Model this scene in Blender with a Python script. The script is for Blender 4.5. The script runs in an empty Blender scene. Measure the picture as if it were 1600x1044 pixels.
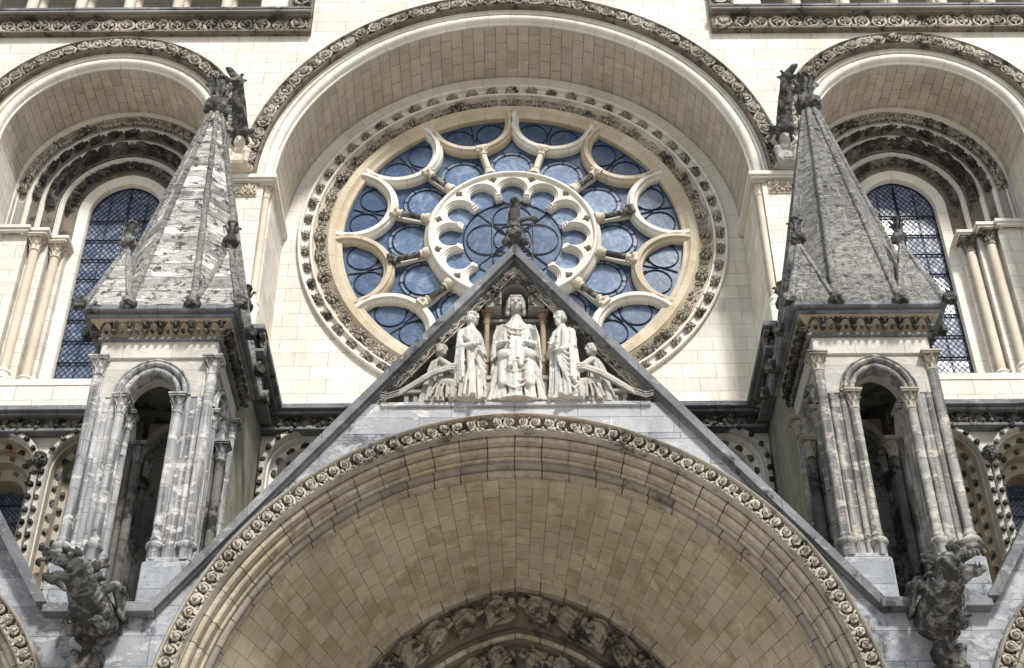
import bpy, math, random
import numpy as np
from mathutils import Vector, Matrix, noise
from mathutils.geometry import delaunay_2d_cdt

random.seed(7)
PI = math.pi
scene = bpy.context.scene
COL = scene.collection
BASE = {}                      # world origin of every object that parents others


# ------------------------------------------------------------------ mesh builder
class MB:
    def __init__(s):
        s.V, s.F, s.U, s.n = [], [], [], 0

    def add(s, V, F, U=None, M=None):
        V = np.asarray(V, float).reshape(-1, 3)
        if M is not None:
            M = np.asarray(M, float)
            V = V @ M[:3, :3].T + M[:3, 3]
        if U is None:
            U = np.stack([V[:, 0] + V[:, 1], V[:, 2]], 1)
        k = s.n
        s.V.append(V); s.U.append(np.asarray(U, float))
        s.F.extend([tuple(i + k for i in f) for f in F])
        s.n += len(V)
        return s

    def grid(s, P, U=None, M=None):
        P = np.asarray(P, float)
        n, m = P.shape[:2]
        if U is None:
            du = np.linalg.norm(np.diff(P, axis=0), axis=2).mean(1)
            dv = np.linalg.norm(np.diff(P, axis=1), axis=2).mean(0)
            u = np.concatenate([[0], np.cumsum(du)]); v = np.concatenate([[0], np.cumsum(dv)])
            U = np.stack(np.meshgrid(u, v, indexing='ij'), 2)
        F = [(i * m + j, (i + 1) * m + j, (i + 1) * m + j + 1, i * m + j + 1) for i in range(n - 1) for j in range(m - 1)]
        return s.add(P.reshape(-1, 3), F, np.asarray(U).reshape(-1, 2), M)

    def quad(s, a, b, c, d, U=None):
        P = np.array([a, b, c, d], float)
        if U is None:
            nrm = np.abs(np.cross(P[1] - P[0], P[3] - P[0]))
            k = int(np.argmax(nrm))
            U = P[:, [1, 2]] if k == 0 else (P[:, [0, 2]] if k == 1 else P[:, [0, 1]])
        return s.add(P, [(0, 1, 2, 3)], U)

    def box(s, x0, x1, y0, y1, z0, z1, ch=0.0):
        if ch:
            c = ch
            xs = [x0, x0 + c, x1 - c, x1]; ys = [y0, y0 + c, y1 - c, y1]; zs = [z0, z0 + c, z1 - c, z1]
            q = s.quad
            q((xs[1], y0, zs[1]), (xs[2], y0, zs[1]), (xs[2], y0, zs[2]), (xs[1], y0, zs[2]))
            q((xs[1], y1, zs[1]), (xs[2], y1, zs[1]), (xs[2], y1, zs[2]), (xs[1], y1, zs[2]))
            q((x0, ys[1], zs[1]), (x0, ys[2], zs[1]), (x0, ys[2], zs[2]), (x0, ys[1], zs[2]))
            q((x1, ys[1], zs[1]), (x1, ys[2], zs[1]), (x1, ys[2], zs[2]), (x1, ys[1], zs[2]))
            q((xs[1], ys[1], z0), (xs[2], ys[1], z0), (xs[2], ys[2], z0), (xs[1], ys[2], z0))
            q((xs[1], ys[1], z1), (xs[2], ys[1], z1), (xs[2], ys[2], z1), (xs[1], ys[2], z1))
            for (xa, xb) in ((x0, xs[1]), (x1, xs[2])):
                for (ya, yb) in ((y0, ys[1]), (y1, ys[2])):
                    q((xa, yb, zs[1]), (xb, ya, zs[1]), (xb, ya, zs[2]), (xa, yb, zs[2]))
                for (za, zb) in ((z0, zs[1]), (z1, zs[2])):
                    q((xa, ys[1], zb), (xb, ys[1], za), (xb, ys[2], za), (xa, ys[2], zb))
            for (ya, yb) in ((y0, ys[1]), (y1, ys[2])):
                for (za, zb) in ((z0, zs[1]), (z1, zs[2])):
                    q((xs[1], ya, zb), (xs[1], yb, za), (xs[2], yb, za), (xs[2], ya, zb))
            for (xa, xb) in ((x0, xs[1]), (x1, xs[2])):
                for (ya, yb) in ((y0, ys[1]), (y1, ys[2])):
                    for (za, zb) in ((z0, zs[1]), (z1, zs[2])):
                        s.add([(xa, yb, zb), (xb, ya, zb), (xb, yb, za)], [(0, 1, 2)])
            return s
        p = lambda x, y, z: (x, y, z)
        s.quad(p(x0, y0, z0), p(x1, y0, z0), p(x1, y0, z1), p(x0, y0, z1))
        s.quad(p(x1, y1, z0), p(x0, y1, z0), p(x0, y1, z1), p(x1, y1, z1))
        s.quad(p(x0, y1, z0), p(x0, y0, z0), p(x0, y0, z1), p(x0, y1, z1))
        s.quad(p(x1, y0, z0), p(x1, y1, z0), p(x1, y1, z1), p(x1, y0, z1))
        s.quad(p(x0, y0, z1), p(x1, y0, z1), p(x1, y1, z1), p(x0, y1, z1))
        s.quad(p(x0, y1, z0), p(x1, y1, z0), p(x1, y0, z0), p(x0, y0, z0))
        return s

    def tube(s, pts, rad, n=6, M=None, cap=True, flat=1.0):
        V, F = tube_vf(pts, rad, n, cap, flat)
        return s.add(V, F, None, M)

    def ell(s, c, r, nu=10, nv=7, rot=None, M=None):
        V, F = ell_vf(c, r, nu, nv, rot)
        return s.add(V, F, None, M)

    def lathe(s, prof, n=16, M=None, closed=True):
        """profile [(r, z)] about local z"""
        a = np.linspace(0, 2 * PI, n + 1)
        P = np.array([[(r * math.cos(t), r * math.sin(t), z) for (r, z) in prof] for t in a])
        R = max(r for r, z in prof)
        L = np.concatenate([[0], np.cumsum([math.hypot(prof[i + 1][0] - prof[i][0], prof[i + 1][1] - prof[i][1]) for i in range(len(prof) - 1)])])
        U = np.array([[(t * R, l) for l in L] for t in a])
        return s.grid(P, U, M)

    def tmpl(s, T, M, sc=(1, 1, 1), jit=0.0):
        V, F = T
        V = V * np.asarray(sc, float)
        if jit:
            V = V + np.random.normal(0, jit, V.shape)
        return s.add(V, F, None, M)

    def rough(s, amp, scale=8.0):
        """erosion: push the vertices about with noise"""
        for V in s.V:
            for i in range(len(V)):
                p = Vector(V[i]) * scale
                V[i] += np.array(noise.noise_vector(p)) * amp
        return s

    def build(s, name, mat, parent=None, smooth=None, origin=None):
        V = np.concatenate(s.V); U = np.concatenate(s.U)
        o0 = np.array(BASE[parent.name] if parent is not None else (origin or (0, 0, 0)), float)
        me = bpy.data.meshes.new(name)
        me.from_pydata((V - o0).tolist(), [], s.F)
        uv = me.uv_layers.new(name='UVMap')
        idx = np.empty(len(me.loops), dtype=np.int32); me.loops.foreach_get('vertex_index', idx)
        uv.data.foreach_set('uv', U[idx].astype(np.float32).ravel())
        me.materials.append(mat)
        if smooth is not None:
            me.shade_smooth()
            me.set_sharp_from_angle(angle=math.radians(smooth))
        me.update()
        return link(name, me, parent, o0)


def link(name, me, parent, o0):
    ob = bpy.data.objects.new(name, me)
    COL.objects.link(ob)
    if parent is not None:
        ob.parent = parent
    else:
        ob.location = o0
    BASE[ob.name] = tuple(o0)
    return ob


def tube_vf(pts, rad, n=6, cap=True, flat=1.0):
    P = np.asarray(pts, float); k = len(P)
    rad = np.full(k, rad) if np.isscalar(rad) else np.asarray(rad, float)
    T = np.gradient(P, axis=0); T /= np.linalg.norm(T, axis=1)[:, None] + 1e-12
    a = np.array([0, 0, 1.0]) if abs(T[0][2]) < 0.9 else np.array([0, 1.0, 0])
    N = np.cross(T[0], a); N /= np.linalg.norm(N)
    V = []
    ang = np.linspace(0, 2 * PI, n, endpoint=False)
    for i in range(k):
        N = N - T[i] * (N @ T[i]); N /= np.linalg.norm(N) + 1e-12
        B = np.cross(T[i], N)
        for t in ang:
            V.append(P[i] + rad[i] * (math.cos(t) * N + flat * math.sin(t) * B))
    F = [(i * n + j, i * n + (j + 1) % n, (i + 1) * n + (j + 1) % n, (i + 1) * n + j) for i in range(k - 1) for j in range(n)]
    if cap:
        F.append(tuple(range(n - 1, -1, -1))); F.append(tuple((k - 1) * n + j for j in range(n)))
    return np.array(V), F


def ell_vf(c, r, nu=10, nv=7, rot=None):
    r = (r, r, r) if np.isscalar(r) else r
    V = [(0, 0, 1)]
    for i in range(1, nv):
        ph = PI * i / nv
        for j in range(nu):
            t = 2 * PI * j / nu
            V.append((math.sin(ph) * math.cos(t), math.sin(ph) * math.sin(t), math.cos(ph)))
    V.append((0, 0, -1)); L = len(V) - 1
    V = np.array(V) * np.array(r)
    if rot is not None:
        V = V @ np.array(Matrix.Rotation(rot[0], 3, rot[1])).T
    V = V + np.array(c)
    F = [(0, 1 + j, 1 + (j + 1) % nu) for j in range(nu)]
    for i in range(nv - 2):
        F += [(1 + i * nu + j, 1 + (i + 1) * nu + j, 1 + (i + 1) * nu + (j + 1) % nu, 1 + i * nu + (j + 1) % nu) for j in range(nu)]
    b = 1 + (nv - 2) * nu
    F += [(L, b + (j + 1) % nu, b + j) for j in range(nu)]
    return V, F


def merge_vf(parts):
    V, F, k = [], [], 0
    for v, f in parts:
        V.append(v); F += [tuple(i + k for i in q) for q in f]; k += len(v)
    return np.concatenate(V), F


def plate(mb, outer, holes, y, y1=None, wall_outer=False):
    """flat stone face in the XZ plane at depth y, with holes; y1: hole sides run back to y1"""
    pts, edges, loops = [], [], [outer] + holes
    for lp in loops:
        k = len(pts); n = len(lp)
        pts += [Vector((p[0], p[1])) for p in lp]
        edges += [(k + i, k + (i + 1) % n) for i in range(n)]
    v, e, f, *_ = delaunay_2d_cdt(pts, edges, [], 0, 1e-5)
    vv = np.array([(p.x, p.y) for p in v])

    def inside(lp, q):
        A = np.asarray(lp); x, z = A[:, 0], A[:, 1]; x2, z2 = np.roll(x, -1), np.roll(z, -1)
        c = (z > q[1]) != (z2 > q[1])
        with np.errstate(divide='ignore', invalid='ignore'):
            xi = (x2 - x) * (q[1] - z) / (z2 - z) + x
        return bool(np.sum(c & (q[0] < xi)) % 2)
    F = []
    for t in f:
        q = vv[list(t)].mean(0)
        if inside(outer, q) and not any(inside(h, q) for h in holes):
            F.append(tuple(t))
    V = np.stack([vv[:, 0], np.full(len(vv), y), vv[:, 1]], 1)
    mb.add(V, F, vv)
    if y1 is not None:
        for lp in (loops if wall_outer else holes):
            A = np.asarray(list(lp) + [lp[0]], float)
            P = np.stack([np.stack([A[:, 0], np.full(len(A), yy), A[:, 1]], 1) for yy in (y, y1)], 1)
            mb.grid(P)


def circ(cx, cz, r, n=48, a0=0.0, a1=2 * PI):
    a = np.linspace(a0, a1, n, endpoint=abs(a1 - a0) < 2 * PI - 1e-6)
    return [(cx + r * math.cos(t), cz + r * math.sin(t)) for t in a]


class Arch:
    """semicircular (c=0) or pointed arch with straight legs down to z0; t runs from left foot to right foot"""
    def __init__(s, cx, zc, c=0.0, z0=None, n=48, drop=0.0, span=None):
        s.cx, s.zc, s.c, s.z0, s.n, s.drop, s.span = cx, zc, c, z0, n, drop, span

    def curve(s, r):
        P = []
        cc = s.c
        R = r + cc
        ap = math.acos(max(-1, min(1, -cc / R)))       # apex angle on the left-hand arc (centre at +cc)
        h = s.n // 2
        if s.z0 is not None:
            P.append((s.cx - r, s.z0))
        for i in range(h + 1):
            a = PI + (ap - PI) * i / h
            P.append((s.cx + cc + R * math.cos(a), s.zc + R * math.sin(a)))
        for i in range(1, h + 1):
            a = PI - (PI + (ap - PI) * (h - i) / h)
            P.append((s.cx - cc + R * math.cos(a), s.zc + R * math.sin(a)))
        if s.z0 is not None:
            P.append((s.cx + r, s.z0))
        return P

    def sweep(s, mb, prof):
        C = [s.curve(r) for r, y in prof]
        n = len(C[0])
        P = np.array([[(C[j][i][0], prof[j][1], C[j][i][1]) for j in range(len(prof))] for i in range(n)])
        mid = P[:, len(prof) // 2]
        u = np.concatenate([[0], np.cumsum(np.linalg.norm(np.diff(mid, axis=0), axis=1))])
        v = np.concatenate([[0], np.cumsum([math.hypot(prof[j + 1][0] - prof[j][0], prof[j + 1][1] - prof[j][1]) for j in range(len(prof) - 1)])])
        U = np.stack(np.meshgrid(u - u[-1] / 2, v, indexing='ij'), 2)
        mb.grid(P, U)
        return mb

    def frames(s, r, n, y, legs=False, off=0.5):
        """n matrices evenly spaced along the curve (x along, y radial, z towards the viewer)"""
        C = np.array(s.curve(r))
        if s.z0 is not None and not legs:
            C = C[1:-1]
        d = np.linalg.norm(np.diff(C, axis=0), axis=1); L = np.concatenate([[0], np.cumsum(d)])
        out = []
        for i in range(n):
            t = (i + off) * L[-1] / n
            k = min(int(np.searchsorted(L, t, side='right')) - 1, len(d) - 1)
            p = C[k] + (C[k + 1] - C[k]) * ((t - L[k]) / d[k])
            T = (C[k + 1] - C[k]) / d[k]
            out.append(frame((p[0], y, p[1]), (T[0], 0, T[1])))
        return out


def frame(o, along, outd=(0, -1, 0)):
    a = Vector(along).normalized(); c = Vector(outd).normalized(); b = c.cross(a)
    M = Matrix.Identity(4)
    for i in range(3):
        M[i][0], M[i][1], M[i][2], M[i][3] = a[i], b[i], c[i], o[i]
    return M


def ring_frames(cx, cz, r, y, n, a0=PI / 2):
    out = []
    for i in range(n):
        a = a0 - 2 * PI * i / n
        out.append(frame((cx + r * math.cos(a), y, cz + r * math.sin(a)), (math.sin(a), 0, -math.cos(a))))
    return out


def ring_sweep(mb, cx, cz, prof, n=96, a0=0.0, a1=2 * PI):
    a = np.linspace(a0, a1, n + 1)
    P = np.array([[(cx + r * math.cos(t), y, cz + r * math.sin(t)) for r, y in prof] for t in a])
    R = np.mean([r for r, y in prof])
    v = np.concatenate([[0], np.cumsum([math.hypot(prof[j + 1][0] - prof[j][0], prof[j + 1][1] - prof[j][1]) for j in range(len(prof) - 1)])])
    U = np.stack(np.meshgrid(a * R, v, indexing='ij'), 2)
    mb.grid(P, U)


def roll(r0, y0, rad, a0, a1, n=7):
    """points of a half round: centre (r0,y0), angles in degrees, 0 = +r, 90 = towards the viewer (-y)"""
    return [(r0 + rad * math.cos(math.radians(a)), y0 - rad * math.sin(math.radians(a))) for a in np.linspace(a0, a1, n)]


# ------------------------------------------------------------------ things and parts
def thing(name, label, cat, loc=(0, 0, 0), group=None):
    o = bpy.data.objects.new(name, None); COL.objects.link(o)
    o.location = loc; o.empty_display_size = 0.2
    o['label'] = label; o['category'] = cat
    if group: o['group'] = group
    BASE[o.name] = tuple(loc)
    return o


def tag(o, label, cat, group=None):
    o['label'] = label; o['category'] = cat
    if group: o['group'] = group
    return o


def place(name, me, parent, M):
    """another copy of a part mesh (modelled in its own local axes) standing at world matrix M"""
    ob = bpy.data.objects.new(name, me); COL.objects.link(ob)
    L = Matrix(M)
    if parent is not None:
        ob.parent = parent
        L = Matrix.Translation(-Vector(BASE[parent.name])) @ L
    ob.matrix_local = L
    return ob


# ------------------------------------------------------------------ materials
def nodes_of(name):
    m = bpy.data.materials.new(name); m.use_nodes = True
    nt = m.node_tree; nt.nodes.clear()
    return m, nt


class G:
    def __init__(s, nt): s.nt = nt
    def n(s, typ, **kw):
        nd = s.nt.nodes.new(typ)
        for k, v in kw.items():
            if k in nd.inputs: nd.inputs[k].default_value = v
            else: setattr(nd, k, v)
        return nd
    def l(s, a, b): s.nt.links.new(a, b)
    def noise(s, vec, scale, detail=5, rough=0.6, dist=0.0):
        nd = s.n('ShaderNodeTexNoise'); nd.inputs['Scale'].default_value = scale
        nd.inputs['Detail'].default_value = detail; nd.inputs['Roughness'].default_value = rough
        nd.inputs['Distortion'].default_value = dist
        s.l(vec, nd.inputs['Vector']); return nd.outputs['Fac']
    def ramp(s, v, a, b, lo=0.0, hi=1.0):
        nd = s.n('ShaderNodeMapRange'); nd.interpolation_type = 'SMOOTHSTEP'
        nd.inputs['From Min'].default_value = a; nd.inputs['From Max'].default_value = b
        nd.inputs['To Min'].default_value = lo; nd.inputs['To Max'].default_value = hi
        s.l(v, nd.inputs['Value']); return nd.outputs['Result']
    def mix(s, f, a, b, mode='MIX'):
        nd = s.n('ShaderNodeMix'); nd.data_type = 'RGBA'; nd.blend_type = mode
        for sock, v in ((nd.inputs[0], f), (nd.inputs[6], a), (nd.inputs[7], b)):
            if isinstance(v, (int, float)): sock.default_value = v
            elif isinstance(v, tuple): sock.default_value = (*v, 1) if len(v) == 3 else v
            else: s.l(v, sock)
        return nd.outputs[2]
    def math(s, op, a, b=0.0):
        nd = s.n('ShaderNodeMath'); nd.operation = op
        for i, v in enumerate((a, b)):
            if isinstance(v, (int, float)): nd.inputs[i].default_value = v
            else: s.l(v, nd.inputs[i])
        return nd.outputs[0]
    def scale(s, vec, sx, sy, sz):
        nd = s.n('ShaderNodeMapping'); nd.inputs['Scale'].default_value = (sx, sy, sz)
        s.l(vec, nd.inputs['Vector']); return nd.outputs['Vector']


def stone(name, c1, c2, joints=None, jdark=0.35, bvar=0.12, crust=0.0, crust_col=(0.03, 0.028, 0.026), cscale=2.2,
          flakes=0.0, flake_col=(0.62, 0.6, 0.56), lichen=0.0, streak=0.0, bump=0.35, pits=0.0, rough=0.9, stain=0.35,
          grain=1.0, ochre=0.0, pzr=None, flake_scale=2.6, flake_t=0.505, fstretch=(1.0, 1.9), jcol=(0.035, 0.03, 0.025)):
    """weathered limestone. joints=(row height, block length, offset): mortar joints on the UV map (metres)"""
    m, nt = nodes_of(name); g = G(nt)
    out = g.n('ShaderNodeOutputMaterial'); bs = g.n('ShaderNodeBsdfPrincipled')
    g.l(bs.outputs[0], out.inputs[0])
    bs.inputs['Roughness'].default_value = rough
    bs.inputs['Specular IOR Level'].default_value = 0.2
    pos = g.n('ShaderNodeNewGeometry').outputs['Position']
    uv = g.n('ShaderNodeTexCoord').outputs['UV']
    big = g.noise(pos, 0.45, 4, 0.55)
    mid = g.noise(pos, cscale, 7, 0.65, 0.3)
    fine = g.noise(pos, 22.0, 6, 0.7)
    col = g.mix(g.ramp(g.math('ADD', g.math('MULTIPLY', big, 0.6), g.math('MULTIPLY', mid, 0.4)), 0.36, 0.64), c1, c2)
    h = g.math('MULTIPLY', fine, 0.35)
    if joints:
        br = g.n('ShaderNodeTexBrick')
        br.offset = joints[2]; br.offset_frequency = 2; br.squash = 1.0
        # slightly wandering joints
        wob = g.n('ShaderNodeVectorMath'); wob.operation = 'MULTIPLY_ADD'
        nz = g.n('ShaderNodeTexNoise'); nz.inputs['Scale'].default_value = 1.3; nz.inputs['Detail'].default_value = 2
        g.l(pos, nz.inputs['Vector'])
        g.l(nz.outputs['Color'], wob.inputs[0]); wob.inputs[1].default_value = (0.05, 0.018, 0); g.l(uv, wob.inputs[2])
        g.l(wob.outputs[0], br.inputs['Vector'])
        br.inputs['Scale'].default_value = 1.0
        br.inputs['Row Height'].default_value = joints[0]; br.inputs['Brick Width'].default_value = joints[1]
        br.inputs['Mortar Size'].default_value = joints[3] if len(joints) > 3 else 0.008
        br.inputs['Mortar Smooth'].default_value = 0.3
        br.inputs['Bias'].default_value = 0.0
        br.inputs['Color1'].default_value = (1 - bvar, 1 - bvar, 1 - bvar * 1.15, 1)
        br.inputs['Color2'].default_value = (1 + bvar, 1 + bvar * 0.95, 1 + bvar * 0.75, 1)
        br.inputs['Mortar'].default_value = (1, 1, 1, 1)
        col = g.mix(1.0, col, br.outputs['Color'], 'MULTIPLY')
        if ochre:
            # single blocks of browner stone
            b2 = g.n('ShaderNodeTexBrick'); b2.offset = joints[2]; b2.offset_frequency = 2
            g.l(wob.outputs[0], b2.inputs['Vector']); b2.inputs['Scale'].default_value = 1.0
            b2.inputs['Row Height'].default_value = joints[0]; b2.inputs['Brick Width'].default_value = joints[1]
            b2.inputs['Mortar Size'].default_value = 0.0
            b2.inputs['Color1'].default_value = (0, 0, 0, 1); b2.inputs['Color2'].default_value = (1, 1, 1, 1)
            v = g.ramp(b2.outputs['Color'], 0.45, 0.95)
            col = g.mix(g.math('MULTIPLY', g.math('MULTIPLY', v, g.ramp(mid, 0.3, 0.6)), ochre), col, (0.26, 0.17, 0.085))
        jf = g.math('MULTIPLY', br.outputs['Fac'], g.ramp(g.noise(pos, 1.6, 3), 0.25, 0.6, 0.35, 1.0))
    if stain:
        st = g.noise(g.scale(pos, 2.2, 2.2, 0.35), 1.3, 6, 0.65)
        col = g.mix(g.math('MULTIPLY', g.ramp(st, 0.5, 0.78), stain), col, tuple(0.45 * x for x in c2))
    if streak:
        sv = g.noise(g.scale(pos, 5.0, 5.0, 0.22), 1.7, 6, 0.6)
        col = g.mix(g.math('MULTIPLY', g.ramp(sv, 0.46, 0.62), streak), col, crust_col)
    if flakes:
        fv = g.noise(g.scale(pos, fstretch[0], fstretch[0], fstretch[1]), flake_scale, 9, 0.72, 0.05)
        col = g.mix(g.math('MULTIPLY', g.ramp(fv, flake_t, flake_t + 0.08), flakes), col, flake_col)
        h = g.math('ADD', h, g.math('MULTIPLY', g.ramp(fv, 0.5, 0.58), 0.6))
    if crust:
        cv = g.math('ADD', g.math('MULTIPLY', mid, 0.65), g.math('MULTIPLY', g.noise(pos, 9.0, 6, 0.7), 0.35))
        t = 0.66 - 0.3 * crust
        col = g.mix(g.ramp(cv, t, t + 0.09, 0, 0.93), col, crust_col)
    if lichen:
        lv = g.math('ADD', g.math('MULTIPLY', g.noise(pos, 1.1, 3), 0.6), g.math('MULTIPLY', g.noise(pos, 14.0, 6, 0.75), 0.4))
        if pzr:
            sx = g.n('ShaderNodeSeparateXYZ'); g.l(pos, sx.inputs[0])
            dx = g.math('DIVIDE', g.math('SUBTRACT', sx.outputs[0], pzr[0]), pzr[2]); dz = g.math('DIVIDE', g.math('SUBTRACT', sx.outputs[2], pzr[1]), pzr[3])
            dd = g.math('ADD', g.math('MULTIPLY', dx, dx), g.math('MULTIPLY', dz, dz))
            lv = g.math('SUBTRACT', g.math('ADD', lv, 0.12), g.math('MULTIPLY', dd, 0.12))
        t = 0.635 - 0.12 * lichen
        col = g.mix(g.ramp(lv, t, t + 0.10, 0, .85), col, (0.26, 0.115, 0.03))
    sp = g.noise(pos, 55.0, 3, 0.8)
    col = g.mix(g.ramp(sp, 0.34, 0.62, 0.28 * grain, 0.0), col, tuple(0.3 * x for x in c1))
    if pits:
        vo = g.n('ShaderNodeTexVoronoi'); vo.inputs['Scale'].default_value = 9.0; g.l(pos, vo.inputs['Vector'])
        pm = g.math('MULTIPLY', g.ramp(vo.outputs['Distance'], 0.05, 0.16, 1.0, 0.0), g.ramp(g.noise(pos, 2.0, 2), 0.45, 0.6))
        col = g.mix(g.math('MULTIPLY', pm, pits), col, tuple(0.18 * x for x in c1))
        h = g.math('SUBTRACT', h, g.math('MULTIPLY', pm, 0.5))
    if joints:
        col = g.mix(g.math('MULTIPLY', jf, 1.0 - jdark), col, jcol)
        h = g.math('SUBTRACT', h, g.math('MULTIPLY', br.outputs['Fac'], 1.0))
    h = g.math('ADD', h, g.math('MULTIPLY', mid, 0.5))
    bp = g.n('ShaderNodeBump'); bp.inputs['Strength'].default_value = bump; bp.inputs['Distance'].default_value = 0.05
    g.l(h, bp.inputs['Height'])
    g.l(bp.outputs[0], bs.inputs['Normal'])
    g.l(col, bs.inputs['Base Color'])
    return m


def glass_mat(name, base, pale, amt=0.5, rough=0.12):
    m, nt = nodes_of(name); g = G(nt)
    out = g.n('ShaderNodeOutputMaterial'); bs = g.n('ShaderNodeBsdfPrincipled'); g.l(bs.outputs[0], out.inputs[0])
    pos = g.n('ShaderNodeNewGeometry').outputs['Position']
    nv = g.noise(g.scale(pos, 1.0, 1.0, 1.0), 2.6, 7, 0.65, 1.2)
    n2 = g.noise(pos, 16.0, 6, 0.7, 2.0)
    f = g.math('ADD', g.math('MULTIPLY', g.ramp(nv, 0.42, 0.7), 0.6), g.math('MULTIPLY', g.ramp(n2, 0.5, 0.75), 0.5))
    col = g.mix(g.math('MULTIPLY', f, amt), base, pale)
    g.l(col, bs.inputs['Base Color'])
    bs.inputs['Roughness'].default_value = rough
    bs.inputs['Specular IOR Level'].default_value = 0.6
    bp = g.n('ShaderNodeBump'); bp.inputs['Strength'].default_value = 0.12; bp.inputs['Distance'].default_value = 0.03
    g.l(g.noise(pos, 7.0, 3), bp.inputs['Height']); g.l(bp.outputs[0], bs.inputs['Normal'])
    return m


def flat_mat(name, c, rough=0.6, spec=0.3):
    m, nt = nodes_of(name); g = G(nt)
    out = g.n('ShaderNodeOutputMaterial'); bs = g.n('ShaderNodeBsdfPrincipled'); g.l(bs.outputs[0], out.inputs[0])
    pos = g.n('ShaderNodeNewGeometry').outputs['Position']
    g.l(g.mix(g.noise(pos, 9.0, 5), tuple(0.6 * x for x in c), tuple(1.3 * x for x in c)), bs.inputs['Base Color'])
    bs.inputs['Roughness'].default_value = rough; bs.inputs['Specular IOR Level'].default_value = spec
    return m


CREAM, CREAM2 = (0.715, 0.69, 0.635), (0.62, 0.585, 0.515)
GREY, GREY2 = (0.30, 0.31, 0.33), (0.17, 0.18, 0.20)
M = {}
M['wall'] = stone('cream_ashlar', CREAM, CREAM2, (0.41, 0.82, 0.5, 0.007), jdark=0.34, bvar=0.13, stain=0.3, streak=0.10, crust_col=(0.25, 0.235, 0.21), bump=0.35, grain=0.7, ochre=0.14)
M['reveal'] = stone('reveal_ashlar', CREAM, CREAM2, (0.41, 0.75, 0.5, 0.007), jdark=0.34, bvar=0.13, stain=0.3, streak=0.10, crust_col=(0.25, 0.235, 0.21), bump=0.35, grain=0.7, ochre=0.14)
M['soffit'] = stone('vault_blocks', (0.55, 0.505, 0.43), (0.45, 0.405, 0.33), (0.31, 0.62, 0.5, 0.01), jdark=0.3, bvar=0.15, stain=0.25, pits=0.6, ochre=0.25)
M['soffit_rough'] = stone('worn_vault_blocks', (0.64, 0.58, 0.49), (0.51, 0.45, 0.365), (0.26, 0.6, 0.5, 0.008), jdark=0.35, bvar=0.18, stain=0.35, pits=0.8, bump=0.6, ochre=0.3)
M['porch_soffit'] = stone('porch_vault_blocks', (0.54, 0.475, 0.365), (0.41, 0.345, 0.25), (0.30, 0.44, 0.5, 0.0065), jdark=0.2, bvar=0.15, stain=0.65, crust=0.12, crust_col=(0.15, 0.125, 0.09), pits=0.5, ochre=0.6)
M['mould'] = stone('cream_moulding', CREAM, CREAM2, (60.0, 0.62, 0.0, 0.006), jdark=0.35, bvar=0.06, stain=0.2, bump=0.25, grain=0.6)
M['mould_ochre'] = stone('tracery_stone', (0.60, 0.53, 0.42), (0.47, 0.39, 0.27), (60.0, 0.8, 0.0, 0.005), jdark=0.4, bvar=0.1, stain=0.4, bump=0.3, crust=0.02, ochre=0.25)
M['porch_mould'] = stone('porch_moulding', (0.50, 0.44, 0.35), (0.34, 0.285, 0.20), (60.0, 0.47, 0.0, 0.012), jdark=0.05, bvar=0.16, stain=0.6, streak=0.25, bump=0.4, crust=0.2, crust_col=(0.09, 0.082, 0.078), flakes=.35, flake_col=(.56, .54, .50))
M['porch_roll'] = stone('grey_roll_moulding', (0.34, 0.30, 0.265), (0.19, 0.17, 0.16), (60.0, 0.47, 0.0, 0.012), jdark=0.05, bvar=0.2, stain=0.5, bump=0.5, crust=0.4, crust_col=(0.075, 0.07, 0.075), ochre=.4)
M['plain'] = stone('cream_stone', CREAM, CREAM2, stain=0.25, bump=0.3, grain=0.7)
M['shaft'] = stone('shaft_stone', (0.64, 0.58, 0.47), (0.52, 0.46, 0.36), stain=0.3, bump=0.25, crust=0.0)
M['carved'] = stone('carved_stone', (0.44, 0.40, 0.335), (0.25, 0.225, 0.19), crust=0.55, stain=0.2, bump=0.5, cscale=1.3)
M['carved_dark'] = stone('black_crusted_carving', (0.20, 0.185, 0.165), (0.085, 0.08, 0.075), crust=0.72, crust_col=(0.028, 0.026, 0.024), stain=0.2, bump=0.5, cscale=1.6)
M['carved_ground'] = stone('carved_ground', (0.22, 0.19, 0.15), (0.12, 0.105, 0.085), crust=0.5, stain=0.3, bump=0.4)
M['carved_porch'] = stone('porch_scrollwork', (0.48, 0.44, 0.365), (0.28, 0.255, 0.21), crust=0.40, stain=0.5, bump=0.5, crust_col=(0.06, 0.055, 0.05), lichen=0.9, pzr=(0.4, 14.45, 2.4, 0.3))
M['hood_weather'] = stone('hood_weathering', (0.30, 0.29, 0.26), (0.18, 0.17, 0.15), crust=0.3, stain=0.4, bump=0.5, lichen=1.7, pzr=(0.4, 14.45, 2.2, 0.5))
M['ochre'] = stone('ochre_ground', (0.44, 0.37, 0.265), (0.32, 0.27, 0.20), crust=0.25, stain=0.4)
M['grey'] = stone('grey_gable_ashlar', (0.36, 0.375, 0.40), (0.20, 0.215, 0.245), (0.52, 0.95, 0.5, 0.008), jdark=0.35, bvar=0.2, crust=0.46, cscale=1.7, flakes=0.55, flake_scale=1.6, flake_col=(0.52, 0.52, 0.52), stain=0.4, bump=0.4, crust_col=(0.10, 0.107, 0.12))
M['gable_white'] = stone('gable_upper_stone', (0.46, 0.465, 0.48), (0.29, 0.30, 0.325), (0.5, 1.1, 0.5, 0.006), jdark=0.35, bvar=0.14, crust=0.25, crust_col=(0.12, 0.125, 0.14), flakes=0.7, flake_scale=1.1, flake_t=.53, flake_col=(0.72, 0.68, 0.60), stain=0.3)
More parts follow.
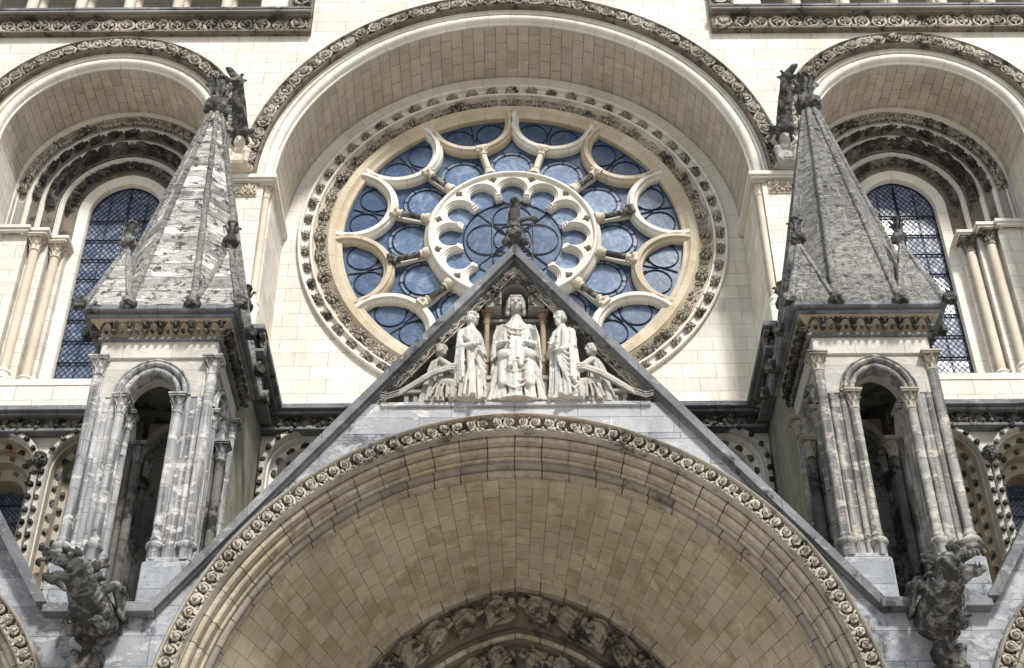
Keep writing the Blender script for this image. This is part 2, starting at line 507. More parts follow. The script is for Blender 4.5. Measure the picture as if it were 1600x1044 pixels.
M['coping'] = stone('coping_stone', (0.23, 0.235, 0.25), (0.11, 0.115, 0.125), (60.0, 1.1, 0.0, 0.008), crust=0.38, flakes=0.4, flake_t=.55, flake_col=(.42, .42, .42), stain=0.4, crust_col=(0.03, 0.03, 0.03))
M['pinnacle'] = stone('weathered_pinnacle_stone', (0.46, 0.455, 0.455), (0.25, 0.255, 0.265), (0.5, 4.0, 0.0, 0.006), jdark=0.35, crust=0.26, flakes=0.7, flake_scale=1.9, flake_col=(0.60, 0.585, 0.55), streak=0.75, crust_col=(0.045, 0.045, 0.05), bump=0.5, cscale=1.8)
M['pinnacle_black'] = stone('blackened_pinnacle_stone', (0.40, 0.385, 0.36), (0.19, 0.185, 0.185), (0.5, 4.0, 0.0, 0.006), jdark=0.35, crust=0.3, flakes=0.55, flake_col=(0.60, 0.55, 0.46), streak=0.7, crust_col=(0.045, 0.042, 0.042), bump=0.5, cscale=1.8)
M['pin_band'] = stone('pinnacle_frieze_stone', (0.60, 0.56, 0.49), (0.42, 0.40, 0.37), (1.0, 0.9, 0.0, 0.006), jdark=0.4, crust=0.05, flakes=0.3, stain=0.35)
M['spire_left'] = stone('flaking_spire_stone', (0.30, 0.29, 0.27), (0.13, 0.125, 0.12), (0.42, 5.0, 0.0, 0.012), jdark=0.3, crust=0.5, cscale=5.0, flakes=1.0, flake_scale=1.5, flake_t=0.455, fstretch=(.6, 2.3), flake_col=(0.74, 0.71, 0.66), bump=1.0, stain=0.3, pits=0.7)
M['spire_right'] = stone('lichened_spire_stone', (0.27, 0.265, 0.25), (0.14, 0.14, 0.135), (0.42, 0.75, 0.5, 0.012), jcol=(0.42, 0.40, 0.36), jdark=0.25, crust=0.42, cscale=7.0, flakes=0.35, flake_scale=4.5, flake_col=(0.45, 0.42, 0.36), bump=0.9, stain=0.3, pits=0.9)
M['soot_shade'] = stone('sooty_shade_stone', (0.20, 0.19, 0.175), (0.09, 0.088, 0.085), (0.5, 4.0, 0.0, 0.006), crust=0.55, crust_col=(0.022, 0.021, 0.02), stain=0.3, bump=0.5, cscale=1.8)  # turret shade painted as dark stone; rear shafts are partly truly blackened
M['pier'] = stone('mossy_pier_stone', (0.36, 0.345, 0.28), (0.23, 0.22, 0.18), (0.5, 1.2, 0.5, 0.006), jdark=0.5, crust=0.1, stain=0.5, lichen=0.55, streak=0.3, crust_col=(0.08, 0.08, 0.075))
M['statue'] = stone('statue_stone', (0.60, 0.58, 0.535), (0.42, 0.395, 0.355), crust=0.36, crust_col=(0.09, 0.084, 0.075), stain=0.4, streak=0.3, bump=0.4, cscale=6.0)
M['statue_grey'] = stone('worn_statue_stone', (0.46, 0.44, 0.395), (0.29, 0.275, 0.245), crust=0.28, crust_col=(0.06, 0.055, 0.05), stain=0.4, bump=0.4, cscale=5.0)
M['gargoyle'] = stone('gargoyle_stone', (0.22, 0.212, 0.195), (0.085, 0.082, 0.076), crust=0.74, crust_col=(0.04, 0.04, 0.037), flakes=0.2, stain=0.4, bump=0.6, cscale=4.0, lichen=0.2)
M['relief'] = stone('portal_relief_stone', (0.32, 0.28, 0.22), (0.17, 0.145, 0.115), crust=0.55, stain=0.3, bump=0.4, crust_col=(0.03, 0.026, 0.022), cscale=3)
M['niche'] = stone('niche_stone', (0.40, 0.385, 0.355), (0.25, 0.245, 0.235), (0.5, 1.0, 0.5, 0.006), jdark=0.5, crust=0.1, stain=0.4)
M['niche_col'] = stone('rusty_colonnette', (0.36, 0.28, 0.18), (0.22, 0.17, 0.11), crust=0.25, stain=0.3)
M['glass'] = glass_mat('rose_glass', (0.036, 0.066, 0.125), (0.21, 0.28, 0.37), 0.55, 0.2)
M['glass_dark'] = glass_mat('petal_glass', (0.022, 0.05, 0.105), (0.15, 0.21, 0.29), 0.5, 0.18)
M['glass_med'] = glass_mat('medallion_glass', (0.056, 0.105, 0.19), (0.38, 0.46, 0.55), 0.65, 0.2)
M['lancet'] = glass_mat('lancet_glass', (0.065, 0.095, 0.165), (0.40, 0.44, 0.51), 0.9, 0.28)  # pale patches paint cloud reflections into the glass colour
M['glass_pale'] = glass_mat('border_glass', (0.10, 0.15, 0.23), (0.40, 0.48, 0.56), 0.7, 0.2)
M['lead'] = flat_mat('lead_came', (0.02, 0.024, 0.035), 0.5)
M['iron'] = flat_mat('iron_bar', (0.012, 0.016, 0.03), 0.5)
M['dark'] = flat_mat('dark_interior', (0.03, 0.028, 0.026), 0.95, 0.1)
M['paving'] = stone('square_paving', (0.50, 0.47, 0.43), (0.40, 0.375, 0.34), (0.4, 0.6, 0.5, 0.01), stain=0.2)
M['roof'] = stone('porch_roof_stone', (0.13, 0.145, 0.11), (0.085, 0.095, 0.07), (0.4, 0.6, 0.5, 0.01), crust=0.2, stain=0.4)


# ------------------------------------------------------------------ carved ornament (x along, y radial, z out)
def torus_vf(rx, ry, t, n=14, m=6, z=0.0, a0=0.0, a1=2 * PI):
    full = abs(a1 - a0) > 2 * PI - 1e-6
    a = np.linspace(a0, a1, n + (0 if full else 1), endpoint=not full)
    V, F = [], []
    for t1 in a:
        c, s_ = math.cos(t1), math.sin(t1)
        for j in range(m):
            u = 2 * PI * j / m
            V.append(((rx + t * math.cos(u)) * c, (ry + t * math.cos(u)) * s_, z + t * math.sin(u)))
    k = len(a)
    for i in range(k if full else k - 1):
        for j in range(m):
            F.append((i * m + j, ((i + 1) % k) * m + j, ((i + 1) % k) * m + (j + 1) % m, i * m + (j + 1) % m))
    return np.array(V), F


def spiral_vf(turns=1.5, r0=0.42, r1=0.1, t0=0.12, t1=0.08, ph=0.0, z0=0.0, z1=0.14, n=22, sgn=1, c=(0, 0)):
    pts, rad = [], []
    for i in range(n):
        f = i / (n - 1); a = ph + sgn * 2 * PI * turns * f; r = r0 + (r1 - r0) * f ** 0.8
        pts.append((c[0] + r * math.cos(a), c[1] + r * math.sin(a), z0 + (z1 - z0) * f)); rad.append(t0 + (t1 - t0) * f)
    return tube_vf(pts, rad, 6)


T_EYE = merge_vf([torus_vf(0.42, 0.40, 0.1, 16, 6, 0.1), ell_vf((-0.13, -0.02, 0.12), (0.16, 0.24, 0.2), 8, 6, (0.25, 'Z')),
                  ell_vf((0.13, -0.02, 0.12), (0.16, 0.24, 0.2), 8, 6, (-0.25, 'Z')), ell_vf((0, 0.22, 0.14), (0.1, 0.16, 0.12), 6, 5),
                  ell_vf((0.5, -0.3, 0.08), (0.1, 0.18, 0.12), 6, 5), ell_vf((0.5, 0.32, 0.08), (0.1, 0.16, 0.12), 6, 5)])
T_RING = merge_vf([torus_vf(0.43, 0.42, 0.085, 16, 6, 0.08), ell_vf((0, 0.2, 0.1), 0.13, 8, 6), ell_vf((-0.16, 0.02, 0.1), 0.12, 8, 6),
                   ell_vf((0.16, 0.02, 0.1), 0.12, 8, 6), ell_vf((0, -0.12, 0.08), (0.06, 0.2, 0.08), 6, 5), ell_vf((0, 0.08, 0.16), 0.08, 6, 5),
                   ell_vf((0.5, -0.34, 0.08), (0.07, 0.16, 0.1), 6, 5), ell_vf((0.5, 0.34, 0.08), (0.07, 0.14, 0.1), 6, 5)])
T_SCROLL = merge_vf([spiral_vf(1.45, 0.40, 0.09, 0.11, 0.07, -PI / 2, 0.05, 0.15), ell_vf((0, 0, 0.2), 0.13, 8, 6),
                     ell_vf((0.42, 0.34, 0.1), (0.1, 0.24, 0.11), 6, 5, (-0.5, 'Z')), ell_vf((0.30, 0.45, 0.12), (0.16, 0.09, 0.1), 6, 5, (0.5, 'Z')),
                     ell_vf((-0.38, 0.42, 0.08), (0.16, 0.08, 0.1), 6, 5, (-0.4, 'Z')), ell_vf((0.44, -0.34, 0.08), (0.1, 0.16, 0.08), 6, 5, (0.6, 'Z'))])
T_SPIRAL = merge_vf([spiral_vf(1.9, 0.44, 0.06, 0.13, 0.06, 0.6, 0.0, 0.18, 26), ell_vf((0, 0, 0.2), 0.1, 7, 5),
                     ell_vf((0.45, 0.3, 0.06), (0.1, 0.2, 0.1), 6, 5), ell_vf((-0.45, -0.3, 0.06), (0.1, 0.2, 0.1), 6, 5), ell_vf((0.5, -0.25, 0.06), (0.08, 0.2, 0.1), 6, 5, (0.4, 'Z'))])
_pet = []
for _k in range(6):
    _a = _k * PI / 3
    _pet.append(ell_vf((0.30 * math.cos(_a), 0.30 * math.sin(_a), 0.14), (0.2, 0.13, 0.17), 7, 5, (_a, 'Z')))
    _pet.append(ell_vf((0.46 * math.cos(_a + .5), 0.46 * math.sin(_a + .5), 0.06), (0.14, 0.09, 0.14), 6, 4, (_a + .5, 'Z')))
T_ROSETTE = merge_vf(_pet + [ell_vf((0, 0, 0.24), (0.17, 0.17, 0.18), 8, 6)])
T_KNOT = merge_vf([ell_vf((0, 0.05, 0.16), (0.13, 0.2, 0.2), 7, 6)] +
                  [ell_vf((0.22 * math.cos(a), 0.05 + 0.26 * math.sin(a), 0.1), (0.2, 0.1, 0.16), 7, 5, (a, 'Z')) for a in (0.6, 1.57, 2.5, 3.7, 4.71, 5.7)] +
                  [torus_vf(0.14, 0.16, 0.05, 10, 5, 0.07)] +
                  [(torus_vf(0.13, 0.17, 0.055, 10, 5, 0.06)[0] + np.array([x, y, 0]), torus_vf(0.13, 0.17, 0.055, 10, 5, 0.06)[1]) for x, y in ((-0.38, -0.18), (0.38, -0.18), (-0.42, 0.2), (0.42, 0.2))] +
                  [ell_vf((0.5, -0.36, 0.06), (0.12, 0.08, 0.1), 6, 5), ell_vf((0.0, -0.36, 0.06), (0.14, 0.1, 0.12), 6, 5)])
T_LEAF = merge_vf([ell_vf((0.30 * math.cos(a), 0.04 + 0.30 * math.sin(a), 0.14), (0.22, 0.105, 0.17), 8, 6, (a, 'Z')) for a in (0.35, 1.1, 1.57, 2.05, 2.8, 4.0, 4.71, 5.42)] + [ell_vf((0, 0.04, 0.24), (0.12, 0.13, 0.14), 7, 6)] +
                  [(torus_vf(0.13, 0.2, 0.05, 12, 5, 0.08)[0] + np.array([x, y, 0]), torus_vf(0.13, 0.2, 0.05, 12, 5, 0.08)[1]) for x, y in ((0.64, -0.14), (-0.64, -0.14))] +
                  [ell_vf((0.64, 0.26, 0.1), (0.2, 0.08, 0.1), 6, 5, (-.35, 'Z')), ell_vf((-0.64, 0.26, 0.1), (0.2, 0.08, 0.1), 6, 5, (.35, 'Z')), ell_vf((0.64, -0.14, 0.08), 0.07, 6, 5), ell_vf((-0.64, -0.14, 0.08), 0.07, 6, 5)])
T_ACANTH = merge_vf([torus_vf(0.42, 0.62, 0.06, 12, 5, 0.05, 0.0, PI)] + [ell_vf((0.5, 0.42, 0.1), (0.09, 0.2, 0.13), 7, 5), ell_vf((0.36, 0.56, 0.1), (0.15, 0.07, 0.1), 6, 5, (-0.6, 'Z')),
                     ell_vf((0.64, 0.56, 0.1), (0.15, 0.07, 0.1), 6, 5, (0.6, 'Z')), ell_vf((0.0, 0.03, 0.12), (0.12, 0.15, 0.15), 7, 6), ell_vf((0.5, -0.02, 0.12), (0.14, 0.17, 0.17), 7, 6),
                     ell_vf((0.5, 0.2, 0.06), (0.05, 0.2, 0.07), 6, 5), ell_vf((0.36, 0.06, 0.1), (0.07, 0.1, 0.1), 6, 5), ell_vf((0.64, 0.06, 0.1), (0.07, 0.1, 0.1), 6, 5)])
T_BALL = merge_vf([ell_vf((0, 0, 0.25), 0.42, 10, 7), torus_vf(0.26, 0.26, 0.08, 10, 5, 0.58), ell_vf((0.3, -0.2, 0.3), (0.14, 0.2, 0.2), 6, 5), ell_vf((-0.3, 0.15, 0.3), (0.14, 0.2, 0.2), 6, 5)])
T_TOOTH = (np.array([(-.5, -.5, 0), (.5, -.5, 0), (.5, .5, 0), (-.5, .5, 0), (0, -.18, .12), (.18, 0, .12), (0, .18, .12), (-.18, 0, .12), (0, 0, .55)], float),
           [(0, 4, 8, 7), (1, 5, 8, 4), (2, 6, 8, 5), (3, 7, 8, 6), (0, 1, 4), (1, 2, 5), (2, 3, 6), (3, 0, 7)])


def capital(mb, M0, r, h, w, mbk=None):
    """crocket capital along local z: bell of radius r, height h, square abacus of half width w"""
    mb.lathe([(r * 1.0, 0), (r * 1.25, 0.02), (r * 1.25, 0.05 * h + 0.02), (r * 1.02, 0.1 * h + 0.02), (r * 1.08, 0.5 * h), (r * 1.5, 0.8 * h)], 14, M0)
    for k in range(8):
        a = k * PI / 4 + PI / 8 * 0
        for (f, zz, s_) in ((1.25, 0.45, 0.8), (1.75, 0.76, 1.0)):
            aa = a + (PI / 8 if f < 1.5 else 0)
            mb.tube([(r * 1.0 * math.cos(aa), r * 1.0 * math.sin(aa), zz * h - 0.35 * h), (r * f * 0.95 * math.cos(aa), r * f * 0.95 * math.sin(aa), zz * h - 0.05 * h),
                     (r * f * 1.08 * math.cos(aa), r * f * 1.08 * math.sin(aa), zz * h)], [r * 0.14, r * 0.2, r * 0.3 * s_], 5, M0)
    A = MB().box(-w, w, -w, w, 0.84 * h, 0.92 * h).box(-w * 1.12, w * 1.12, -w * 1.12, w * 1.12, 0.92 * h, h)
    for V, U in zip(A.V, A.U):
        pass
    mb.add(np.concatenate(A.V), A.F, np.concatenate(A.U), M0)


def shaft_base(mb, M0, r, h):
    mb.lathe([(r, h), (r * 1.05, h * 0.92), (r * 1.45, h * 0.82), (r * 1.5, h * 0.72), (r * 1.2, h * 0.6), (r * 1.25, h * 0.45), (r * 1.75, h * 0.32), (r * 1.9, h * 0.15), (r * 1.75, 0)], 16, M0)


def Tr(x, y, z): return Matrix.Translation((x, y, z))


# ------------------------------------------------------------------ sculpture: primitives fused by a voxel remesh
def caps(p0, p1, r0, r1, n=12):
    p0, p1 = np.array(p0, float), np.array(p1, float); d = p1 - p0; L = np.linalg.norm(d) + 1e-9; d /= L
    pts, rad = [], []
    for k in range(5):
        a = PI / 2 * k / 4; pts.append(p0 - d * r0 * math.cos(a)); rad.append(max(r0 * math.sin(a), 0.002))
    for k in range(5):
        a = PI / 2 * k / 4; pts.append(p1 + d * r1 * math.sin(a)); rad.append(max(r1 * math.cos(a), 0.002))
    return tube_vf(pts, rad, n)


def robe(levels, folds=9, amp=0.05, seed=0, n=64, twist=0.0):
    """draped cloth as a closed loft: levels (z, cx, cy, rx, ry, fold strength)"""
    rnd = random.Random(seed)
    ph = [rnd.uniform(0, 6.28) for _ in range(4)]; kk = [folds, folds + 3, max(3, folds - 4), 2 * folds + 1]
    L = np.array(levels, float); zs = np.linspace(L[0, 0], L[-1, 0], 26)
    V, F = [], []
    for z in zs:
        cx, cy, rx, ry, fs = [np.interp(z, L[:, 0], L[:, i]) for i in range(1, 6)]
        f = (z - L[0, 0]) / (L[-1, 0] - L[0, 0])
        for j in range(n):
            a = 2 * PI * j / n
            w = 0.5 * math.sin(kk[0] * a + ph[0] + twist * f) + 0.35 * math.sin(kk[1] * a + ph[1] - twist * 1.4 * f) + 0.3 * math.sin(kk[2] * a + ph[2] + 2 * f) + 0.2 * math.sin(kk[3] * a + ph[3])
            w = 1.0 - abs(w) * 1.3 if w < 0 else 1.0 + w * 0.25
            m = 1 + amp * fs * (w - 0.7) * 2.2 / max(0.3, (rx + ry))
            V.append((cx + rx * m * math.cos(a), cy + ry * m * math.sin(a), z))
    k = len(zs)
    for i in range(k - 1):
        for j in range(n):
            F.append((i * n + j, i * n + (j + 1) % n, (i + 1) * n + (j + 1) % n, (i + 1) * n + j))
    F.append(tuple(range(n - 1, -1, -1))); F.append(tuple((k - 1) * n + j for j in range(n)))
    return np.array(V), F


def rot_vf(vf, Mx):
    Mx = np.array(Mx); return vf[0] @ Mx[:3, :3].T + Mx[:3, 3], vf[1]


def head_vf(c, r, turn=0.0, tilt=0.0, beard=False, hair=True, veil=False):
    """head facing -y, with brow, nose, cheeks, mouth; r = half height"""
    P = [ell_vf((0, 0, 0), (0.74 * r, 0.82 * r, r), 18, 12), ell_vf((0, -0.28 * r, -0.42 * r), (0.5 * r, 0.5 * r, 0.5 * r), 12, 9),
         caps((0, -0.80 * r, 0.18 * r), (0, -1.04 * r, -0.2 * r), 0.11 * r, 0.16 * r, 8), ell_vf((-.3 * r, -0.74 * r, 0.26 * r), (0.27 * r, 0.17 * r, 0.11 * r), 10, 6), ell_vf((.3 * r, -0.74 * r, 0.26 * r), (0.27 * r, 0.17 * r, 0.11 * r), 10, 6),
         ell_vf((-0.36 * r, -0.56 * r, -0.22 * r), (0.22 * r, 0.2 * r, 0.18 * r), 10, 7), ell_vf((0.36 * r, -0.56 * r, -0.22 * r), (0.22 * r, 0.2 * r, 0.18 * r), 10, 7),
         ell_vf((-0.28 * r, -0.68 * r, 0.05 * r), (0.1 * r, 0.07 * r, 0.06 * r), 8, 6), ell_vf((0.28 * r, -0.68 * r, 0.05 * r), (0.1 * r, 0.07 * r, 0.06 * r), 8, 6),
         ell_vf((0, -0.80 * r, -0.45 * r), (0.23 * r, 0.12 * r, 0.06 * r), 8, 6), ell_vf((0, -0.78 * r, -0.63 * r), (0.19 * r, 0.12 * r, 0.07 * r), 8, 6),
         ell_vf((0, -0.68 * r, -0.8 * r), (0.2 * r, 0.15 * r, 0.14 * r), 8, 6),
         ell_vf((-0.72 * r, 0.0, 0.0), (0.09 * r, 0.16 * r, 0.22 * r), 8, 6), ell_vf((0.72 * r, 0.0, 0.0), (0.09 * r, 0.16 * r, 0.22 * r), 8, 6)]
    if beard:
        P += [ell_vf((0, -0.5 * r, -0.95 * r), (0.42 * r, 0.34 * r, 0.42 * r), 10, 8)]
        P += [caps((x * r, -0.72 * r, -0.75 * r), (x * 0.7 * r, -0.7 * r, -1.4 * r), 0.1 * r, 0.06 * r, 6) for x in (-0.25, 0, 0.25)]
    if hair:
        for k in range(11):
            a = math.radians(-20 + 220 * k / 10)
            x, y = 0.80 * r * math.cos(a), 0.72 * r * math.sin(a)
            P.append(caps((x * 0.75, y * 0.75, 0.72 * r), (x, y, -0.2 * r), 0.16 * r, 0.17 * r, 8))
            P.append(caps((x, y, -0.2 * r), (x * 0.95, y, -0.65 * r), 0.17 * r, 0.13 * r, 8))
        P.append(ell_vf((0, 0.05 * r, 0.42 * r), (0.82 * r, 0.8 * r, 0.68 * r), 14, 9))
        P.append(caps((-0.4 * r, -0.66 * r, 0.62 * r), (0.4 * r, -0.66 * r, 0.62 * r), 0.16 * r, 0.16 * r, 8))
    if veil:
        P.append(ell_vf((0, 0.15 * r, 0.3 * r), (0.98 * r, 0.95 * r, 0.88 * r), 16, 10))
        for sx in (-1, 1):
            P.append(caps((sx * 0.85 * r, -0.25 * r, 0.35 * r), (sx * 0.9 * r, -0.05 * r, -1.15 * r), 0.17 * r, 0.24 * r, 10))
            P.append(caps((sx * 0.70 * r, -0.52 * r, 0.55 * r), (sx * 0.80 * r, -0.4 * r, -0.6 * r), 0.13 * r, 0.14 * r, 10))
        P.append(caps((-0.5 * r, -0.62 * r, 0.75 * r), (0.5 * r, -0.62 * r, 0.75 * r), 0.16 * r, 0.16 * r, 10))
        P.append(ell_vf((0, 0.5 * r, -0.6 * r), (0.85 * r, 0.5 * r, 1.0 * r), 14, 9))
    Mx = Matrix.Translation(c) @ Matrix.Rotation(turn, 4, 'Z') @ Matrix.Rotation(tilt, 4, 'X')
    return [rot_vf(p, Mx) for p in P]


def hand_vf(c, d, r):
    """small closed hand: palm, four fingers and a thumb, pointing along d"""
    c = np.array(c, float); d = Vector(d).normalized(); a = Vector((0, 0, 1))
    if abs(d.z) > 0.9: a = Vector((0, 1, 0))
    s_ = d.cross(a).normalized(); u = s_.cross(d)
    P = [caps(c, c + np.array(d) * r, 0.45 * r, 0.42 * r, 10)]
    for k, f in enumerate((-0.36, -0.12, 0.12, 0.36)):
        b = c + np.array(d) * r * 1.1 + np.array(s_) * f * r
        L = (0.85, 1.0, 0.95, 0.7)[k] * r
        m = b + np.array(d) * L * 0.6; e = m + np.array(d) * L * 0.4 - np.array(u) * 0.3 * r
        P += [caps(b, m, 0.12 * r, 0.11 * r, 6), caps(m, e, 0.11 * r, 0.09 * r, 6)]
    P.append(caps(c + np.array(s_) * 0.4 * r, c + np.array(s_) * 0.65 * r + np.array(d) * 0.7 * r, 0.13 * r, 0.1 * r, 6))
    return P


def sculpt_mesh(name, prims, voxel, mat, Mx=None, smooth=1, rough=0.0, rscale=10.0):
    V, F = merge_vf(prims)
    me = bpy.data.meshes.new('tmp'); me.from_pydata(V.tolist(), [], F); me.update()
    import bmesh
    bm = bmesh.new(); bm.from_mesh(me); bmesh.ops.recalc_face_normals(bm, faces=bm.faces); bm.to_mesh(me); bm.free()
    ob = bpy.data.objects.new('tmp', me); COL.objects.link(ob)
    rm = ob.modifiers.new('r', 'REMESH'); rm.mode = 'VOXEL'; rm.voxel_size = voxel; rm.use_smooth_shade = True
    if smooth:
        sm = ob.modifiers.new('s', 'SMOOTH'); sm.iterations = smooth; sm.factor = 0.5
    dg = bpy.context.evaluated_depsgraph_get(); dg.update()
    out = bpy.data.meshes.new_from_object(ob.evaluated_get(dg))
    bpy.data.objects.remove(ob); bpy.data.meshes.remove(me)
    n = len(out.vertices); co = np.empty(n * 3, np.float32); out.vertices.foreach_get('co', co); co = co.reshape(-1, 3)
    if rough:
        for i in range(n):
            p = Vector([float(x) for x in co[i]])
            co[i] += np.array(noise.noise_vector(p * rscale)) * rough + np.array(noise.noise_vector(p * rscale * 2.7)) * rough * 0.5
    if Mx is not None:
        A = np.array(Mx); co = co @ A[:3, :3].T + A[:3, 3]
    out.vertices.foreach_set('co', co.astype(np.float32).ravel())
    out.materials.clear(); out.materials.append(mat)
    out.name = name
    out.shade_smooth(); out.update()
    return out


def mesh_vf(me):
    n = len(me.vertices); co = np.empty(n * 3, np.float32); me.vertices.foreach_get('co', co)
    return co.reshape(-1, 3).astype(float), [tuple(p.vertices) for p in me.polygons]


def join(mb, other, Mx=None):
    mb.add(np.concatenate(other.V), other.F, np.concatenate(other.U), Mx)


def extrude_profile(mb, prof, z0, z1):
    """vertical sheet through plan points [(x, y)]"""
    P = np.array([[(x, y, z) for z in (z0, z1)] for x, y in prof], float)
    L = np.concatenate([[0], np.cumsum(np.linalg.norm(np.diff(np.array(prof, float), axis=0), axis=1))])
    # split the vertices at every step so that the corners stay sharp
    for i in range(len(prof) - 1):
        mb.add([P[i, 0], P[i + 1, 0], P[i + 1, 1], P[i, 1]], [(0, 1, 2, 3)], [(L[i], z0), (L[i + 1], z0), (L[i + 1], z1), (L[i], z1)])


def line_frames(p0, p1, n, outd):
    p0, p1 = Vector(p0), Vector(p1); d = (p1 - p0)
    return [frame(p0 + d * ((i + 0.5) / n), d, outd) for i in range(n)]


def orn(mb, T, frames, sc, jit=0.012, skip=0.0, var=0.09):
    for f in frames:
        if random.random() < skip: continue
        k = 1 + random.uniform(-var, var)
        R_ = Matrix.Rotation(random.uniform(-0.16, 0.16), 4, 'Z')
        worn = random.uniform(.25, .55) if random.random() < .12 else random.uniform(.85, 1.15)      # some units are worn nearly flat
        mb.tmpl(T, f @ R_, (sc[0] * k * random.choice((1, 1, -1)) * random.uniform(.94, 1.06), sc[1] * k, sc[2] * worn), jit)


# relief figures used in the arches (x along the arch, y outwards from its centre, z towards the viewer), about 1 long
AX = Matrix(((0, 0, 1, 0), (1, 0, 0, 0), (0, 1, 0, 0), (0, 0, 0, 1)))      # loft axis z -> x (along the arch), y -> towards the viewer


def relief_angel(seed):
    """draped figure lying along the arch, head at +x, wing and scroll above"""
    r = random.Random(seed); P = []
    b = r.uniform(-.05, .05); lean = r.uniform(-.08, .08)
    P.append(rot_vf(robe([(-.52, -.02 + lean, .10, .27, .13, 1.0), (-.3, -.02, .13, .20, .14, 1.0), (-.08, .0, .15, .17, .15, 1.0), (.08, .02 + b, .16, .16, .13, .8), (.2, .03 + b, .16, .12, .10, .5), (.26, .03 + b, .17, .05, .05, .1)], 8, .17, seed, 80, .8), AX))
    P += [caps((-.12, -.08, .24), (.06, -.22, .25), .09, .07), caps((.06, -.22, .25), (-.20, -.27, .16), .07, .05)]
    P += [rot_vf(p, Matrix.Translation((.37, .05 + b, .21)) @ Matrix.Rotation(-1.35, 4, 'Z') @ Matrix.Rotation(.9 * (-1) ** seed * 0 + 1.2, 4, 'X')) for p in head_vf((0, 0, 0), .105, r.uniform(-.5, .5), 0, False, True)]
    P += [caps((.14, -.07, .22), (.22, -.20, .27), .05, .042), caps((.22, -.20, .27), (.40, -.16 + b, .27), .042, .036), caps((.14, .12, .2), (.0, .22, .24), .05, .042), caps((.0, .22, .24), (.16, .27, .26), .042, .036)]
    P += hand_vf((.40, -.16 + b, .27), (1, .2, 0), .045) + hand_vf((.17, .27, .26), (1, .1, 0), .045)
    for k in range(7):
        P.append(tube_vf([(-.02 - .05 * k, -.20 + .01 * k, .20), (-.10 - .055 * k, -.02, .30 - .01 * k), (-.20 - .05 * k, .17, .20)], [.010, .022, .012], 6))
    for k in range(5):
        P.append(caps((.08 - .06 * k, .17, .16), (-.26 - .06 * k, .33 - .035 * k, .13), .03, .02, 7))
    P.append(tube_vf([(-.44, .34, .08), (-.2, .38, .1), (.1, .38, .1), (.34, .36, .09), (.46, .30, .09), (.45, .22, .1), (.38, .24, .11)], [.03, .034, .034, .032, .03, .026, .03], 8))
    P.append(caps((-.56, -.34, .05), (-.53, .38, .05), .045, .045, 8))
    return P


def relief_beast(seed):
    r = random.Random(seed); P = []
    pts, rad = [], []
    for k in range(12):
        f = k / 11; pts.append((0.42 - 0.85 * f, 0.10 * math.sin(4.2 * f + r.uniform(0, 0.6)) + 0.02, 0.14)); rad.append(0.07 + 0.11 * math.sin(PI * min(1, f * 1.4)) * (1 - 0.5 * f))
    P.append(tube_vf(pts, rad, 10))
    P += [ell_vf((0.42, 0.02, 0.2), (0.13, 0.1, 0.11), 12, 8), caps((0.48, 0.0, 0.2), (0.56, -0.08, 0.2), 0.06, 0.04), caps((0.38, 0.1, 0.22), (0.32, 0.2, 0.2), 0.035, 0.02)]
    for k in range(5):
        P.append(caps((0.1 - 0.05 * k, 0.06, 0.2), (-0.12 - 0.07 * k, 0.30 - 0.05 * k, 0.17), 0.035, 0.03, 8))
    P += [caps((0.2, -0.08, 0.16), (0.3, -0.28, 0.12), 0.06, 0.04), caps((-0.1, -0.1, 0.16), (-0.02, -0.3, 0.12), 0.07, 0.04)]
    P.append(tube_vf([(-0.4, -0.02, 0.12), (-0.48, 0.12, 0.12), (-0.4, 0.26, 0.12), (-0.3, 0.22, 0.12)], [0.05, 0.045, 0.04, 0.05], 8))
    return P


def relief_person(seed):
    r = random.Random(seed); P = []
    t = r.uniform(-.06, .06)
    P.append(rot_vf(robe([(-.50, .02, .08, .30, .12, 1.0), (-.34, t, .14, .24, .17, 1.0), (-.16, t, .17, .22, .18, .9), (.0, t * .5, .17, .16, .15, 1.0), (.16, .0, .17, .17, .12, .7), (.25, .0, .17, .08, .07, .2)], 9, .18, seed, 84, -.6), AX))
    P += [rot_vf(p, Matrix.Translation((.38, .0, .22)) @ Matrix.Rotation(-1.57, 4, 'Z') @ Matrix.Rotation(1.25, 4, 'X')) for p in head_vf((0, 0, 0), .11, r.uniform(-.6, .6), 0, seed % 2 == 0, True)]
    P += [caps((.16, .14, .2), (.02, .25, .24), .052, .045), caps((.02, .25, .24), (.16, .16 + t, .31), .045, .04), caps((.16, -.14, .2), (.02, -.26, .24), .052, .045), caps((.02, -.26, .24), (.22, -.28, .27), .045, .04)]
    P += hand_vf((.17, .15 + t, .31), (1, -.3, 0), .045) + hand_vf((.23, -.28, .27), (1, .2, 0), .045)
    P += [caps((-.12, .12, .26), (-.30, .16, .27), .08, .075), caps((-.12, -.12, .26), (-.32, -.14, .27), .08, .075)]
    for k in range(7):
        y = -.22 + .075 * k
        P.append(tube_vf([(-.02, y * .6, .30), (-.26, y * .9, .31), (-.48, y * 1.15, .16)], [.012, .024, .022], 6))
    P.append(caps((-.56, -.36, .05), (-.54, .36, .05), .045, .045, 8)); P.append(ell_vf((.0, .0, .02), (.5, .34, .05), 12, 6))
    return P


REL = {}
for kind, fn in (('angel', relief_angel), ('beast', relief_beast), ('person', relief_person)):
    for k in range(3):
        REL[kind, k, 'dark'] = sculpt_mesh('carved_' + kind, fn(10 + k), 0.0165, M['carved_dark'], None, 1, 0.006, 11)
        d = REL[kind, k, 'dark'].copy(); d.materials.clear(); d.materials.append(M['relief']); REL[kind, k, 'relief'] = d


